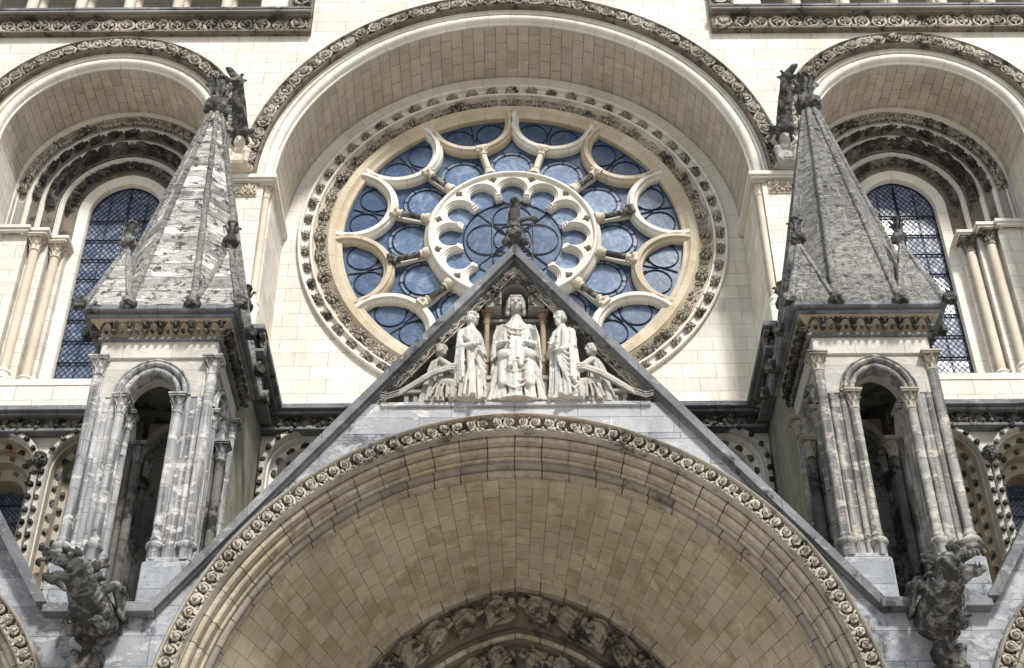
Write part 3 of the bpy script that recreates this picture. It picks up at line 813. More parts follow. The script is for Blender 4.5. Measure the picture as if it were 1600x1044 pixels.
# ================================================================== ground
g = MB(); g.quad((-200, -160, -1.65), (200, -160, -1.65), (200, 60, -1.65), (-200, 60, -1.65))
o = g.build('ground', M['paving']); o['kind'] = 'structure'

# ================================================================== the west wall
YF, YR = 26.4, 28.5
RZ = 25.6                       # height of the rose centre
SX, SZ = 10.5, 27.2             # side arches
WX, WZ = 10.42, 26.85           # lancet windows
fac = thing('church_facade', 'pale cream ashlar church front rising behind the gables', 'church', (0, YF, -1.65))
rose_arch = Arch(0, RZ, 0, None, 96)
w = MB()
arc = [p for p in rose_arch.curve(6.42)]
hole = [(-6.2, 18.75), (-6.2, RZ - .25), (-6.42, RZ - .25)] + arc + [(6.42, RZ - .25), (6.2, RZ - .25), (6.2, 18.75)]
holes = [hole]
for s in (-1, 1):
    a = Arch(s * SX, SZ, 0, None, 48).curve(3.1)
    holes.append([(s * SX - 2.72, 19.4), (s * SX - 2.72, SZ - .24), (s * SX - 3.1, SZ - .24)] + a + [(s * SX + 3.1, SZ - .24), (s * SX + 2.72, SZ - .24), (s * SX + 2.72, 19.4)])
plate(w, [(-18, 18.2), (18, 18.2), (18, 31.7), (5.5, 31.7), (5.5, 40), (-5.5, 40), (-5.5, 31.7), (-18, 31.7)], holes, YF)
w.build('front_wall', M['wall'], fac)
w = MB()
lows = [s * x for s in (-1, 1) for x in (4.4, 9.03, 11.2)]
plate(w, [(-18, 3), (18, 3), (18, 18.2), (-18, 18.2)], [[(x - .9, 13.0)] + circ(x, 16.95, .9, 24, PI, 0) + [(x + .9, 13.0)] for x in sorted(lows)], YF)
w.build('lower_wall', M['wall'], fac)
w = MB()
a = Arch(0, RZ, 0, 18.7, 96).curve(6.02)
plate(w, a, [circ(0, RZ, 5.5, 96)], YR)
w.build('recess_wall', M['wall'], fac)
for s in (-1, 1):
    w = MB()
    w.quad((s * 6.0, 26.62, 18.7), (s * 6.0, YR + .01, 18.7), (s * 6.0, YR + .01, RZ), (s * 6.0, 26.62, RZ))
    extrude_profile(w, [(s * 6.2, YF), (s * 6.2, 26.62), (s * 6.0, 26.62)], 18.7, RZ - .2)
    w.build('recess_reveal', M['reveal'], fac)
w = MB()
w.box(-6.2, 6.2, YF - .02, YR, 18.55, 18.72)
for s in (-1, 1):
    w.box(s * SX - 2.8, s * SX + 2.8, YF - .02, 29.4, 19.25, 19.42)
w.build('ledge', M['plain'], fac)
w = MB()
ring_sweep(w, 0, RZ, [(5.57, YR - .004), (5.985, YR - .004)], 96, math.radians(2), math.radians(178))
w.build('voussoir_ring', M['mould'], fac)
for s in (-1, 1):
    w = MB()
    a = Arch(s * SX, SZ, 0, 19.4, 48).curve(2.72)
    plate(w, a, [[(s * WX - 2.62, 19.5)] + Arch(s * WX, WZ, 0, None, 48).curve(2.62) + [(s * WX + 2.62, 19.5)]], 28.17)
    w.build('recess_wall', M['plain'], fac)
    for e in (-1, 1):
        w = MB()
        x = s * SX + e * 2.7
        w.quad((x, 26.6, 19.3), (x, 28.2, 19.3), (x, 28.2, SZ), (x, 26.6, SZ))
        extrude_profile(w, [(s * SX + e * 2.72, YF), (s * SX + e * 2.72, 26.6), (s * SX + e * 2.7, 26.6)], 19.3, SZ)
        w.build('recess_reveal', M['reveal'], fac)
w = MB()
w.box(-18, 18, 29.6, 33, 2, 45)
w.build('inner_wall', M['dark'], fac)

# ------------------------------------------------------------------ big round arches
def round_arch(cx, zc, R, label, units, ysoff, msoff, grp):
    t = thing('round_arch', label, 'arch', (cx, YF, zc))
    A = Arch(cx, zc, 0, None, 96)
    sm = MB()
    C = A.curve(R)
    n = len(C)
    P = np.array([[(x, y, z) for y in np.linspace(26.62, ysoff, 5)] for x, z in C])
    u = np.array([[(y, R * PI * i / (n - 1)) for y in np.linspace(0, ysoff - 26.62, 5)] for i in range(n)])
    sm.grid(P, u)
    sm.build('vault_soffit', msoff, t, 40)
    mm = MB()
    A2 = Arch(cx, zc, 0, zc - .25, 96)
    A2.sweep(mm, [(R, 26.64), (R, 26.57), (R + .05, 26.545)] + roll(R + .17, 26.52, .115, 175, 5) + [(R + .295, 26.50)] + roll(R + .345, 26.455, .045, 180, 0) + [(R + .40, 26.42), (R + .435, YF - .01)])
    mm.build('roll_moulding', M['mould'], t, 50)
    hm = MB()
    A.sweep(hm, [(R + .42, YF + .05), (R + .42, 26.25), (R + .46, 26.21), (R + .50, 26.25), (R + .52, 26.29), (R + .74, 26.27), (R + .76, 26.20), (R + .81, 26.16), (R + .86, 26.19), (R + .86, YF + .05)])
    h = hm.build('hood_mould', M['carved_ground'], t, 40)
    cm = MB()
    orn(cm, T_EYE, A.frames(R + .63, units, 26.25), (.40, .33, .34))
    cm.rough(0.012, 7)
    cm.build('carved_hood', M['carved'], h, 70)
    return t


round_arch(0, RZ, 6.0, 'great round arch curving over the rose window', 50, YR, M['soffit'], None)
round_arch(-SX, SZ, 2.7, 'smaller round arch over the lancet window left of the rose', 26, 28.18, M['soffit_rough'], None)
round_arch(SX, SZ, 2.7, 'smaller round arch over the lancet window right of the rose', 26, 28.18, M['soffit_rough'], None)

# ------------------------------------------------------------------ imposts and nook shafts beside the rose
for s, side in ((-1, 'left'), (1, 'right')):
    t = thing('impost_block', 'moulded stone impost carrying the %s end of the great arch' % side, 'impost', (s * 6.5, YF, 25.3))
    m = MB()
    def ibox(z0, z1, pr):
        a, b = sorted((s * (5.97 - pr), s * 7.35)); m.box(a, b, 26.3 - pr, 26.66 + pr * 0, z0, z1, .012)
        a, b = sorted((s * (5.97 - pr), s * 6.02)); m.box(a, b, 26.662, YR - .02, z0, z1, .012)
    ibox(25.47, 25.60, .10); ibox(25.41, 25.468, .05)
    m.build('abacus', M['plain'], t)
    m = MB()
    capital(m, Tr(s * 6.12, 26.52, 24.98), .085, .42, .17)
    m.build('capital', M['shaft'], t, 50)
    m = MB()
    a, b = sorted((s * 6.34, s * 7.3))
    m.box(a, b, 26.37, 26.45, 24.98, 25.40)
    orn(m, T_KNOT, line_frames((s * 6.4, 26.36, 25.18), (s * 7.25, 26.36, 25.18), 3, (0, -1, 0)), (.3, .36, .3))
    m.build('carved_frieze', M['shaft'], t, 50)
    t = thing('nook_shaft', 'slender pale corner shaft up the %s jamb of the rose recess' % side, 'column', (s * 6.12, 26.52, 21.4))
    m = MB(); m.lathe([(.085, 21.75), (.085, 24.99)], 16, Tr(s * 6.12, 26.52, 0)); m.build('shaft', M['shaft'], t, 50)
    m = MB(); shaft_base(m, Tr(s * 6.12, 26.52, 21.4), .1, .36); m.box(s * 6.12 - .17, s * 6.12 + .17, 26.34, 26.7, 18.73, 21.4, .02); m.build('base', M['plain'], t, 50)

# ------------------------------------------------------------------ rose window
rose = thing('rose_window', 'large round rose window with twelve petals in a carved ring', 'rose window', (0, YR, RZ))
m = MB()
ring_sweep(m, 0, RZ, [(5.60, YR + .05), (5.60, 28.41)] + roll(5.565, 28.41, .04, 0, 180) + [(5.52, 28.45), (5.50, 28.51), (5.41, 28.545), (5.32, 28.52), (5.30, 28.47)] + roll(5.265, 28.47, .035, 0, 180) + [(5.23, 28.5), (5.22, 28.56)], 160)
m.build('outer_ring', M['mould'], rose, 45)
m = MB()
ring_sweep(m, 0, RZ, [(5.22, 28.53), (5.18, 28.55), (5.15, 28.60), (5.02, 28.64), (4.90, 28.60), (4.87, 28.55), (4.82, 28.52)], 120)
lb = m.build('leaf_band', M['mould_ochre'], rose, 45)
m = MB()
orn(m, T_LEAF, ring_frames(0, RZ, 5.02, 28.60, 44), (.42, .32, .46), 0.003)
m.rough(.008, 9)
m.build('carved_leaves', M['carved'], lb, 70)
mr = MB(); mr.tmpl(T_ROSETTE, Matrix.Identity(4), (.25, .25, .34), .006); mr.rough(.01, 9)
ros = []
for k in range(3):
    mk = MB(); mk.tmpl(T_ROSETTE, Matrix.Rotation(k * .7, 4, 'Z'), (.31 + .01 * k, .32 - .01 * k, .40), .012); mk.rough(.014, 8 + k)
    tmp = mk.build('rosette', M['carved'], None, 70); ros.append(tmp.data); bpy.data.objects.remove(tmp)
for k, f in enumerate(ring_frames(0, RZ, 5.405, 28.53, 60)):
    place('rosette', ros[(k * 7 // 3) % 3], rose, f @ Matrix.Rotation(random.uniform(0, 6), 4, 'Z') @ Matrix.Scale(random.uniform(.9, 1.1), 4))
m = MB()
ring_sweep(m, 0, RZ, [(4.83, 28.53), (4.82, 28.5), (4.64, 28.5), (4.62, 28.54), (4.55, 28.6), (4.49, 28.60), (4.46, 28.63), (4.46, 28.9)], 144)
m.build('outer_frame', M['mould_ochre'], rose, 40)
# petals: molded half circles hanging inwards from the frame
NP = 12
for k in range(NP):
    a = math.radians(15 + 30 * k)
    pc = 4.60 * math.cos(math.radians(15))
    prof = [(.955, 28.86), (.955, 28.66), (.99, 28.61), (1.035, 28.59), (1.04, 28.54), (1.06, 28.512), (1.165, 28.512), (1.185, 28.54), (1.19, 28.58), (1.225, 28.60), (1.25, 28.66), (1.25, 28.86)]
    tt = np.linspace(-PI / 2 - .12, PI / 2 + .12, 31)
    ux, uz = math.cos(a), math.sin(a); vx, vz = -uz, ux
    P = np.array([[((pc - r * math.cos(q)) * ux + r * math.sin(q) * vx, y, RZ + (pc - r * math.cos(q)) * uz + r * math.sin(q) * vz) for r, y in prof] for q in tt])
    m = MB(); m.grid(P)
    pt = m.build('petal', M['mould_ochre'] if k % 5 in (1, 3) else M['mould'], rose, 40)
    # glazing of the petal: lens of glass, two medallion irons, cross irons
    q = np.linspace(-PI / 2, PI / 2, 25)
    lens = [(pc - 1.06 * math.cos(x), 1.06 * math.sin(x)) for x in q]
    aa = np.linspace(.262, -.262, 9)
    lens += [(4.66 * math.cos(x), 4.66 * math.sin(x)) for x in aa]
    m = MB()
    V = [(ux * r + vx * t_, 28.78, RZ + uz * r + vz * t_) for r, t_ in lens]
    m.add(V, [tuple(range(len(V)))])
    gp = m.build('petal_pane', M['glass_dark'] if 0 <= math.degrees(a) <= 180 else M['glass'], rose)
    m = MB()
    for e in (-1, 1):
        c = (3.93 if True else 0, e * .455)
        m.tube([(ux * (c[0] + .40 * math.cos(x)) + vx * (c[1] + .40 * math.sin(x)), 28.76, RZ + uz * (c[0] + .40 * math.cos(x)) + vz * (c[1] + .40 * math.sin(x))) for x in np.linspace(0, 2 * PI, 25)], .017, 5, cap=False)
    for (p, q2) in (((3.45, 0), (3.9, 0)), ((3.9, 0.06), (4.4, .0)), ((3.5, -.25), (3.62, -.16)), ((3.5, .25), (3.62, .16)), ((4.15, -.9), (4.0, -.82)), ((4.15, .9), (4.0, .82))):
        m.tube([(ux * r + vx * t_, 28.76, RZ + uz * r + vz * t_) for r, t_ in (p, q2)], .018, 5)
    m.build('iron_bar', M['iron'], gp, 60)
# medallion panes between the petals and the hub
for k in range(NP):
    a = math.radians(30 * k); ux, uz = math.cos(a), math.sin(a); vx, vz = -uz, ux
    W = lambda r, t_, y: (ux * r + vx * t_, y, RZ + uz * r + vz * t_)
    h = .262
    pl = [(2.15 * math.cos(x), 2.15 * math.sin(x)) for x in np.linspace(-h, h, 9)] + [(3.75 * math.cos(x), 3.75 * math.sin(x)) for x in np.linspace(h, -h, 9)]
    m = MB(); V = [W(r, t_, 28.81) for r, t_ in pl]; m.add(V, [tuple(range(len(V)))])
    gp = m.build('field_pane', M['glass_dark'], rose)
    m = MB(); V = [W(2.66 + .62 * math.cos(x), .62 * math.sin(x), 28.80) for x in np.linspace(0, 2 * PI, 32, endpoint=False)]; m.add(V, [tuple(range(32))])
    m.build('medallion_border', M['glass_pale'], gp)
    m = MB(); V = [W(2.66 + .5 * math.cos(x), .5 * math.sin(x), 28.79) for x in np.linspace(0, 2 * PI, 32, endpoint=False)]; m.add(V, [tuple(range(32))])
    m.build('medallion', M['glass_med'], gp)
    m = MB()
    for rr, t_ in ((.5, .021), (.62, .010)):
        m.tube([W(2.66 + rr * math.cos(x), rr * math.sin(x), 28.78) for x in np.linspace(0, 2 * PI, 37)], t_, 5, cap=False)
    for x in np.arange(8) * PI / 4 + PI / 8:
        m.tube([W(2.66 + .5 * math.cos(x), .5 * math.sin(x), 28.78), W(2.66 + .64 * math.cos(x), .64 * math.sin(x), 28.78)], .014, 4)
        m.ell(W(2.66 + .5 * math.cos(x),   .5 * math.sin(x), 28.77), .03, 6, 4)
    m.build('iron_bar', M['iron'], gp, 60)
# hub
def foils(r0, rf, tip, n=12, ph=PI / 2):
    P = []
    for k in range(n):
        a = ph - 2 * PI * k / n
        for d in np.linspace(-1.95, 1.95, 17):
            dd = -d
            lr, lt = r0 + rf * math.cos(dd), rf * math.sin(dd)
            P.append((lr * math.cos(a) - lt * math.sin(a), RZ + lr * math.sin(a) + lt * math.cos(a)))
        for e in (.085, -.085):
            b = a - PI / n
            P.append((tip * math.cos(b) - e * math.sin(b), RZ + tip * math.sin(b) + e * math.cos(b)))
    return P


def quatre(r, s_):
    out = []
    for k in range(12):
        a = PI / 2 - PI / 12 - 2 * PI * k / 12
        cx, cz = r * math.cos(a), RZ + r * math.sin(a)
        P = []
        for j in range(4):
            b = a + j * PI / 2
            for d in np.linspace(-1.9, 1.9, 7):
                lr, lt = s_ * .62 + s_ * .5 * math.cos(d), s_ * .5 * math.sin(d)
                P.append((cx + lr * math.cos(b) - lt * math.sin(b), cz + lr * math.sin(b) + lt * math.cos(b)))
        out.append(P)
    return out


m = MB()
Q = quatre(2.02, .105)
plate(m, circ(0, RZ, 2.2, 96), [foils(1.62, .41, 1.46)] + Q, 28.50, 28.55)
plate(m, circ(0, RZ, 2.2, 96), [foils(1.62, .37, 1.40)] + Q, 28.545, 28.60)
plate(m, circ(0, RZ, 2.24, 96), [foils(1.62, .33, 1.35)] + Q, 28.595, 28.80)
m.build('hub_tracery', M['mould'], rose, 35)
m = MB()
ring_sweep(m, 0, RZ, [(2.10, 28.505), (2.12, 28.46)] + roll(2.17, 28.46, .05, 180, 0) + [(2.23, 28.5), (2.25, 28.56), (2.31, 28.60), (2.33, 28.68), (2.33, 29.0)], 96)
m.build('hub_ring', M['mould'], rose, 45)
m = MB()
for rr, kk in ((1.3, 1), (2.0, 12)):
    pass
V = [(1.45 * math.cos(x), 28.755, RZ + 1.33 * math.sin(x)) for x in np.linspace(0, 2 * PI, 64, endpoint=False)]
m.add(V, [tuple(range(64))]); gp = m.build('hub_pane', M['glass'], rose)
m = MB()
for k in range(12):
    a = PI / 2 - 2 * PI * k / 12
    V = [(1.66 * math.cos(a) + .38 * math.cos(x), 28.75, RZ + 1.66 * math.sin(a) + .36 * math.sin(x)) for x in np.linspace(0, 2 * PI, 24, endpoint=False)]
    mm_ = MB(); mm_.add(V, [tuple(range(24))]); mm_.build('foil_pane', M['glass_med'] if k % 3 else M['glass'], rose)
m = MB()
C3 = lambda r, a: (r * math.cos(a), 28.73, RZ + r * math.sin(a))
m.tube([C3(1.3, x) for x in np.linspace(0, 2 * PI, 65)], .016, 5, cap=False)
for j in range(5):
    cx, cz = ((0, 0), (.68, 0), (-.68, 0), (0, .68), (0, -.68))[j]
    r = .50 if j == 0 else .52
    m.tube([(cx + r * math.cos(x), 28.73, RZ + cz + r * math.sin(x)) for x in np.linspace(0, 2 * PI, 37)], .016, 5, cap=False)
for e in (-.54, .54):
    for sgn in (0, 1):
        L = [(e, -.56), (e, .56)] if sgn == 0 else [(-.56, e), (.56, e)]
        m.tube([(x, 28.73, RZ + z) for x, z in L], .016, 5)
for k in range(4):
    a = PI / 4 + k * PI / 2
    m.tube([C3(.76, a), C3(1.3, a)], .016, 5)
m.build('iron_bar', M['iron'], gp, 60)
# radiating colonnettes
for k in range(12):
    a = math.radians(15 + 30 * k)
    d = Vector((math.cos(a), 0, math.sin(a))); x_ = Vector((0, 1, 0)); y_ = d.cross(x_)
    Mx = Matrix.Identity(4)
    for i in range(3):
        Mx[i][0], Mx[i][1], Mx[i][2] = x_[i], y_[i], d[i]
    Mx[0][3], Mx[1][3], Mx[2][3] = 0, 28.56, RZ
    mat = M['shaft'] if k in (2, 3, 9) else M['gargoyle']
    m = MB()
    m.lathe([(.085, 2.5), (.085, 3.02)], 12, Mx)
    c = m.build('colonnette', mat, rose, 50)
    m = MB()
    m.lathe([(.10, 2.5), (.12, 2.47), (.10, 2.44), (.13, 2.40), (.15, 2.36), (.15, 2.26)], 12, Mx)
    B = MB().box(-.08, .4, -.13, .13, 2.2, 2.36, .012)
    join(m, B, Mx)
    m.build('base', M['shaft'], c, 50)
    m = MB()
    m.lathe([(.09, 3.02), (.115, 3.03), (.115, 3.06), (.09, 3.08), (.1, 3.14), (.15, 3.24)], 12, Mx)
    B = MB().box(-.13, .4, -.14, .14, 3.23, 3.34, .012)
    join(m, B, Mx)
    for j in range(6):
        q = j * PI / 3
        m.ell((.14 * math.cos(q), .14 * math.sin(q), 3.2), .045, 6, 5, None, Mx)
    m.build('capital', M['shaft'] if k % 3 else mat, c, 50)
    m = MB(); B = MB().box(.14, .30, -.07, .07, 2.3, 3.45); join(m, B, Mx); m.build('mullion', M['mould'], c)

# ------------------------------------------------------------------ lancet windows with sculpted archivolts
def lancet(s, side):
    t = thing('lancet_window', 'tall leaded lancet window left of the rose' if s < 0 else 'tall leaded lancet window right of the rose', 'window', (s * WX, 29.2, 19.4))
    A = Arch(s * WX, WZ, .12, 19.42, 40)
    C = A.curve(.975)
    m = MB(); m.add([(x, 29.2, z) for x, z in C], [tuple(range(len(C)))])
    gl = m.build('glass_pane', M['lancet'], t)
    # panes of the lattice, each at its own slight tilt, and the lead between them
    from math import hypot
    A0 = np.array(C)
    def inside(q):
        x, z = A0[:, 0], A0[:, 1]; x2, z2 = np.roll(x, -1), np.roll(z, -1)
        c = (z > q[1]) != (z2 > q[1]); xi = (x2 - x) * (q[1] - z) / (z2 - z + 1e-12) + x
        return bool(np.sum(c & (q[0] < xi)) % 2)
    m = MB(); ml = MB()
    px, pz = .072, .094
    ptx, ptz = [random.gauss(0, .035) for _ in range(23)], [random.gauss(0, .04) for _ in range(23)]
    for i in range(-14, 15):
        for j in range(0, 100):
            if (i + j) % 2: continue
            cx, cz = s * WX + i * px, 19.5 + j * pz
            if not inside((cx, cz)): continue
            pk = (int((cz - 19.9) / .68) * 2 + (cx > s * WX)) % 23
            tx, tz = ptx[pk] + random.gauss(0, .018), ptz[pk] + random.gauss(0, .018)
            f = .93
            V = [(cx + px * f, 29.19 + tx * px, cz), (cx, 29.19 + tz * pz, cz + pz * f), (cx - px * f, 29.19 - tx * px, cz), (cx, 29.19 - tz * pz, cz - pz * f)]
            m.add(V, [(0, 1, 2, 3)])
            for e in (-1, 1):
                ml.tube([(cx + e * px, 29.172, cz), (cx, 29.172, cz + pz)], .0075, 3, cap=False)
    m.build('lattice_glass', M['lancet'], gl)
    ml.build('lead_lattice', M['lead'], gl)
    m = MB()
    m.tube([(s * WX, 29.14, 19.45), (s * WX, 29.14, WZ + .93)], .028, 5)
    for e in (-1, 1):
        m.tube([(s * WX + e * .5, 29.15, 19.45), (s * WX + e * .5, 29.15, WZ + .7)], .010, 4)
    for k in range(11):
        z = 19.9 + .68 * k
        hw = .97 if z < WZ else math.sqrt(max(0, 1.09 ** 2 - (z - WZ) ** 2)) - .12
        if hw > .1:
            m.tube([(s * WX - hw, 29.14, z), (s * WX + hw, 29.14, z)], .024, 5)
    m.build('iron_bar', M['iron'], t)
    m = MB(); m.tube([(x, 29.16, z) for x, z in C], .03, 5); m.build('iron_frame', M['iron'], t)
    m = MB()
    A.sweep(m, [(.97, 29.22), (.97, 29.0), (.985, 28.97), (1.25, 28.93)])
    m.build('inner_frame', M['mould'], t, 40)
    B = Arch(s * WX, WZ, .12, 25.5, 48)
    # the three sculpted orders and the scrolled one
    for (r0, y0, r1, y1, kind, n, rs) in ((1.25, 28.93, 1.60, 28.74, 'beast', 12, .33), (1.72, 28.66, 2.03, 28.50, 'person', 14, .30), (2.13, 28.42, 2.33, 28.31, 'angel', 15, .22)):
        m = MB()
        B.sweep(m, [(r0, y0), (r0 + .02, y0 - .02), (r0 + .1, y0 - .03), (r1 - .06, y0 - .07), (r1, y1 + .02)])
        ar = m.build('archivolt', M['carved_ground'], t, 40)
        rm = .5 * (r0 + r1)
        for k, f in enumerate(B.frames(rm, n, y0 - .05)):
            half = k < n / 2
            Mx = f @ Matrix.Rotation(random.uniform(-.1, .1), 4, 'Z') @ Matrix.Diagonal(((1 if half else -1) * rs * 1.85, rs * 1.2, .9 * (1 if rs > .25 else .7), 1))
            place('carved_' + kind, REL[kind, k % 3, 'dark'], ar, Mx)
        m = MB()
        B.sweep(m, [(r1 - .01, y1 + .03), (r1 + .005, y1 - .01)] + roll(r1 + .06, y1 - .02, .035, 180, -30) + [(r1 + .12, y1 - .05)])
        m.build('roll_moulding', M['mould'], t, 50)
    m = MB()
    B.sweep(m, [(2.43, 28.25), (2.45, 28.22), (2.47, 28.24), (2.64, 28.23), (2.68, 28.14), (2.72, 28.12), (2.74, 28.18)])
    sc = m.build('scroll_order', M['niche'], t, 40)
    m = MB(); orn(m, T_SPIRAL, B.frames(2.56, 26, 28.20), (.39, .31, .8), .003); m.rough(.01, 9)
    m.build('carved_scrolls', M['carved'], sc, 70)
    # stepped jambs and imposts
    m = MB(); mi = MB()
    for e in (-1, 1):
        X = lambda r: s * WX + e * r
        extrude_profile(m, [(X(1.25), 28.93), (X(1.25), 28.7), (X(1.62), 28.7), (X(1.62), 28.42), (X(2.1), 28.42), (X(2.1), 28.16), (X(2.72), 28.16)], 19.4, 25.38)
        for (ra, rb, ya, yb) in ((1.17, 1.72, 28.40, 29.0), (1.60, 2.22, 28.10, 28.399), (2.06, 2.80, 27.98, 28.098)):
            for z0, z1, pr in ((25.42, 25.52, .05), (25.34, 25.419, .0)):
                a, b = sorted((X(ra - pr), X(rb + pr))); mi.box(a, b, ya - pr, yb, z0, z1, .01)
    m.build('jamb', M['reveal'], t); mi.build('impost', M['plain'], t)
    place_ = [(-1, 1.43, 28.57), (-1, 1.88, 28.28), (1, 1.43, 28.57), (1, 1.88, 28.28)]
    for e, r, y in place_:
        inner = (e * s < 0)
        x = s * WX + e * r
        far = 'nearer' if r < 1.6 else 'farther from'
        lab = 'round pale column %s the glass on the %s jamb of the %s lancet' % ('next to' if r < 1.6 else 'set away from', 'inner' if inner else 'outer', side)
        c = thing('jamb_column', lab, 'column', (x, y, 19.42), 'columns flanking the lancet windows')
        q = MB(); q.lathe([(.115, 21.05), (.115, 24.86)], 18, Tr(x, y, 0)); q.build('shaft', M['shaft'], c, 50)
        q = MB(); shaft_base(q, Tr(x, y, 20.75), .125, .34); q.box(x - .2, x + .2, y - .2, y + .1, 19.42, 20.75, .015); q.build('base', M['plain'], c, 50)
        q = MB(); capital(q, Tr(x, y, 24.86), .115, .48, .22); q.rough(.008, 10); q.build('capital', M['carved'] if s > 0 else M['shaft'], c, 50)


lancet(-1, 'left'); lancet(1, 'right')

# ------------------------------------------------------------------ upper cornices and gallery
for s, side in ((-1, 'left'), (1, 'right')):
    t = thing('carved_cornice', 'dark carved cornice band below the gallery at upper %s' % side, 'cornice', (s * 9, YF, 31.2))
    x0, x1 = sorted((s * 5.46, s * 18))
    m = MB()
    m.box(x0, x1, 26.10, YF, 31.50, 31.56, .015); m.box(x0, x1, 26.2, YF, 30.97, 31.04, .012)
    x2, x3 = sorted((s * 5.46, s * 5.54))
    m.box(x2, x3, 26.2, YF, 31.045, 36.0, .012)
    x2, x3 = sorted((s * 6.06, s * 6.14)); m.box(x2, x3, 26.2, YF, 31.76, 36.0, .012)
    m.build('moulding', M['carved_ground'], t)
    m = MB(); m.box(x0, x1, 26.02, YF, 31.57, 31.66, .02); m.build('top_slab', M['hood_weather'], t)
    m = MB(); m.box(x0, x1, 26.0, YF, 31.662, 31.75, .01); m.build('slate_edge', M['coping'], t)
    m = MB(); a, b = sorted((s * 5.5, s * 18)); m.box(a, b, 26.3, YF, 31.03, 31.51); a, b = sorted((s * 5.5, s * 6.1)); m.box(a, b, 26.305, YF, 31.5, 36)
    m.build('frieze', M['carved_ground'], t)
    m = MB()
    orn(m, T_RING, line_frames((s * 6.1, 26.28, 31.27), (s * 17.7, 26.28, 31.27), 25, (0, -1, 0)) if s > 0 else line_frames((s * 17.7, 26.28, 31.27), (s * 6.1, 26.28, 31.27), 25, (0, -1, 0)), (.44, .47, .36))
    orn(m, T_EYE, [frame((s * 5.8, 26.28, 31.30 + .52 * k), (1, 0, 0)) for k in range(8)], (.46, .46, .4))
    m.rough(.012, 7)
    m.build('carved_rings', M['carved'], t, 70)
    gal = thing('gallery', 'dark open gallery with columns along the top at upper %s' % side, 'gallery', (s * 10, 27, 31.7))
    m = MB(); a, b = sorted((s * 5.52, s * 18)); m.box(a, b, YF + .01, 29.5, 31.6, 31.74); m.build('floor_slab', M['coping'], gal)
    m = MB(); m.box(a, b, 28.2, 28.4, 31.74, 40); m.build('back_wall', M['niche'], gal)
    m = MB(); a, b = sorted((s * 6.15, s * 6.95)); m.box(a, b, YF, 28.2, 31.74, 40); m.build('end_pier', M['wall'], gal)
    m = MB(); a, b = sorted((s * 6.0, s * 18)); m.box(a, b, 26.2, 28.2, 34.2, 40); m.build('upper_wall', M['wall'], gal)
    for k in range(8):
        x = s * (7.95 + 1.36 * k)
        m = MB()
        for y in (26.55, 27.15):
            m.lathe([(.15, 32.05), (.15, 34.2)], 14, Tr(x, y, 0)); shaft_base(m, Tr(x, y, 31.74), .16, .34)
        m.box(x - .17, x + .17, 26.3, 27.4, 33.85, 34.2)
        m.build('column', M['shaft'], gal, 50)

# ------------------------------------------------------------------ string courses, buttress piers
def string_run(mbm, mbg, mbo, p0, p1, outd, n):
    """a straight run of string course along p0-p1 (plan), projecting along outd"""
    p0, p1, d = Vector((*p0, 0)), Vector((*p1, 0)), Vector((*outd, 0))
    for z0, z1, pr in ((18.27, 18.40, .46), (18.20, 18.268, .36), (17.84, 17.92, .27)):
        q = [p0, p1, p1 + d * pr, p0 + d * pr]
        xs = [v.x for v in q]; ys = [v.y for v in q]
        mbm.box(min(xs), max(xs), min(ys), max(ys), z0, z1, .012)
    q = [p0, p1, p1 + d * .16, p0 + d * .16]; xs = [v.x for v in q]; ys = [v.y for v in q]
    mbg.box(min(xs), max(xs), min(ys), max(ys), 17.9, 18.22)
    a = frame((0, 0, 0), p1 - p0, d)
    up = a.col[1]
    if up[2] < 0: p0, p1 = p1, p0
    orn(mbo, T_ACANTH, [frame((*(p0 + (p1 - p0) * ((i + .5) / n) + d * .17).to_2d(), 17.96), p1 - p0, d) for i in range(n)], (.36, .36, .55))


for s, side in ((-1, 'left'), (1, 'right')):
    t = thing('string_course', 'dark carved string course beyond the %s pinnacle below the lancet' % side, 'string course', (s * 11, YF, 17.9))
    a, b, c = MB(), MB(), MB()
    string_run(a, b, c, (s * 7.66, YF), (s * 18, YF), (0, -1), 27)
    a.build('moulding', M['coping'], t); b.build('frieze', M['carved_ground'], t); c.rough(.01, 8); c.build('carved_leaves', M['carved_dark'], t, 70)
    pier = thing('buttress_pier', 'mossy grey buttress pier behind the %s pinnacle' % side, 'buttress', (s * 6.57, 25, -1.65))
    m = MB(); x0, x1 = sorted((s * 5.5, s * 7.64)); m.box(x0, x1, 23.62, YF, 2, 18.39); m.build('pier_wall', M['pier'], pier)
    a, b, c = MB(), MB(), MB()
    string_run(a, b, c, (s * 5.5, YF - .47), (s * 5.5, 23.25), (-s, 0), 7)
    string_run(a, b, c, (s * 5.04, 23.61), (s * 7.64, 23.61), (0, -1), 6)
    pm = a.build('moulding', M['coping'], pier); b.build('frieze', M['carved_ground'], pier); c.rough(.01, 8); c.build('carved_leaves', M['carved_dark'], pier, 70)
t = thing('string_course', 'dark carved string course below the rose, cut by the middle gable', 'string course', (0, YF, 17.9))
a, b, c = MB(), MB(), MB()
string_run(a, b, c, (-5.49, YF), (5.49, YF), (0, -1), 29)
a.build('moulding', M['coping'], t); b.build('frieze', M['carved_ground'], t); c.rough(.01, 8); c.build('carved_leaves', M['carved_dark'], t, 70)

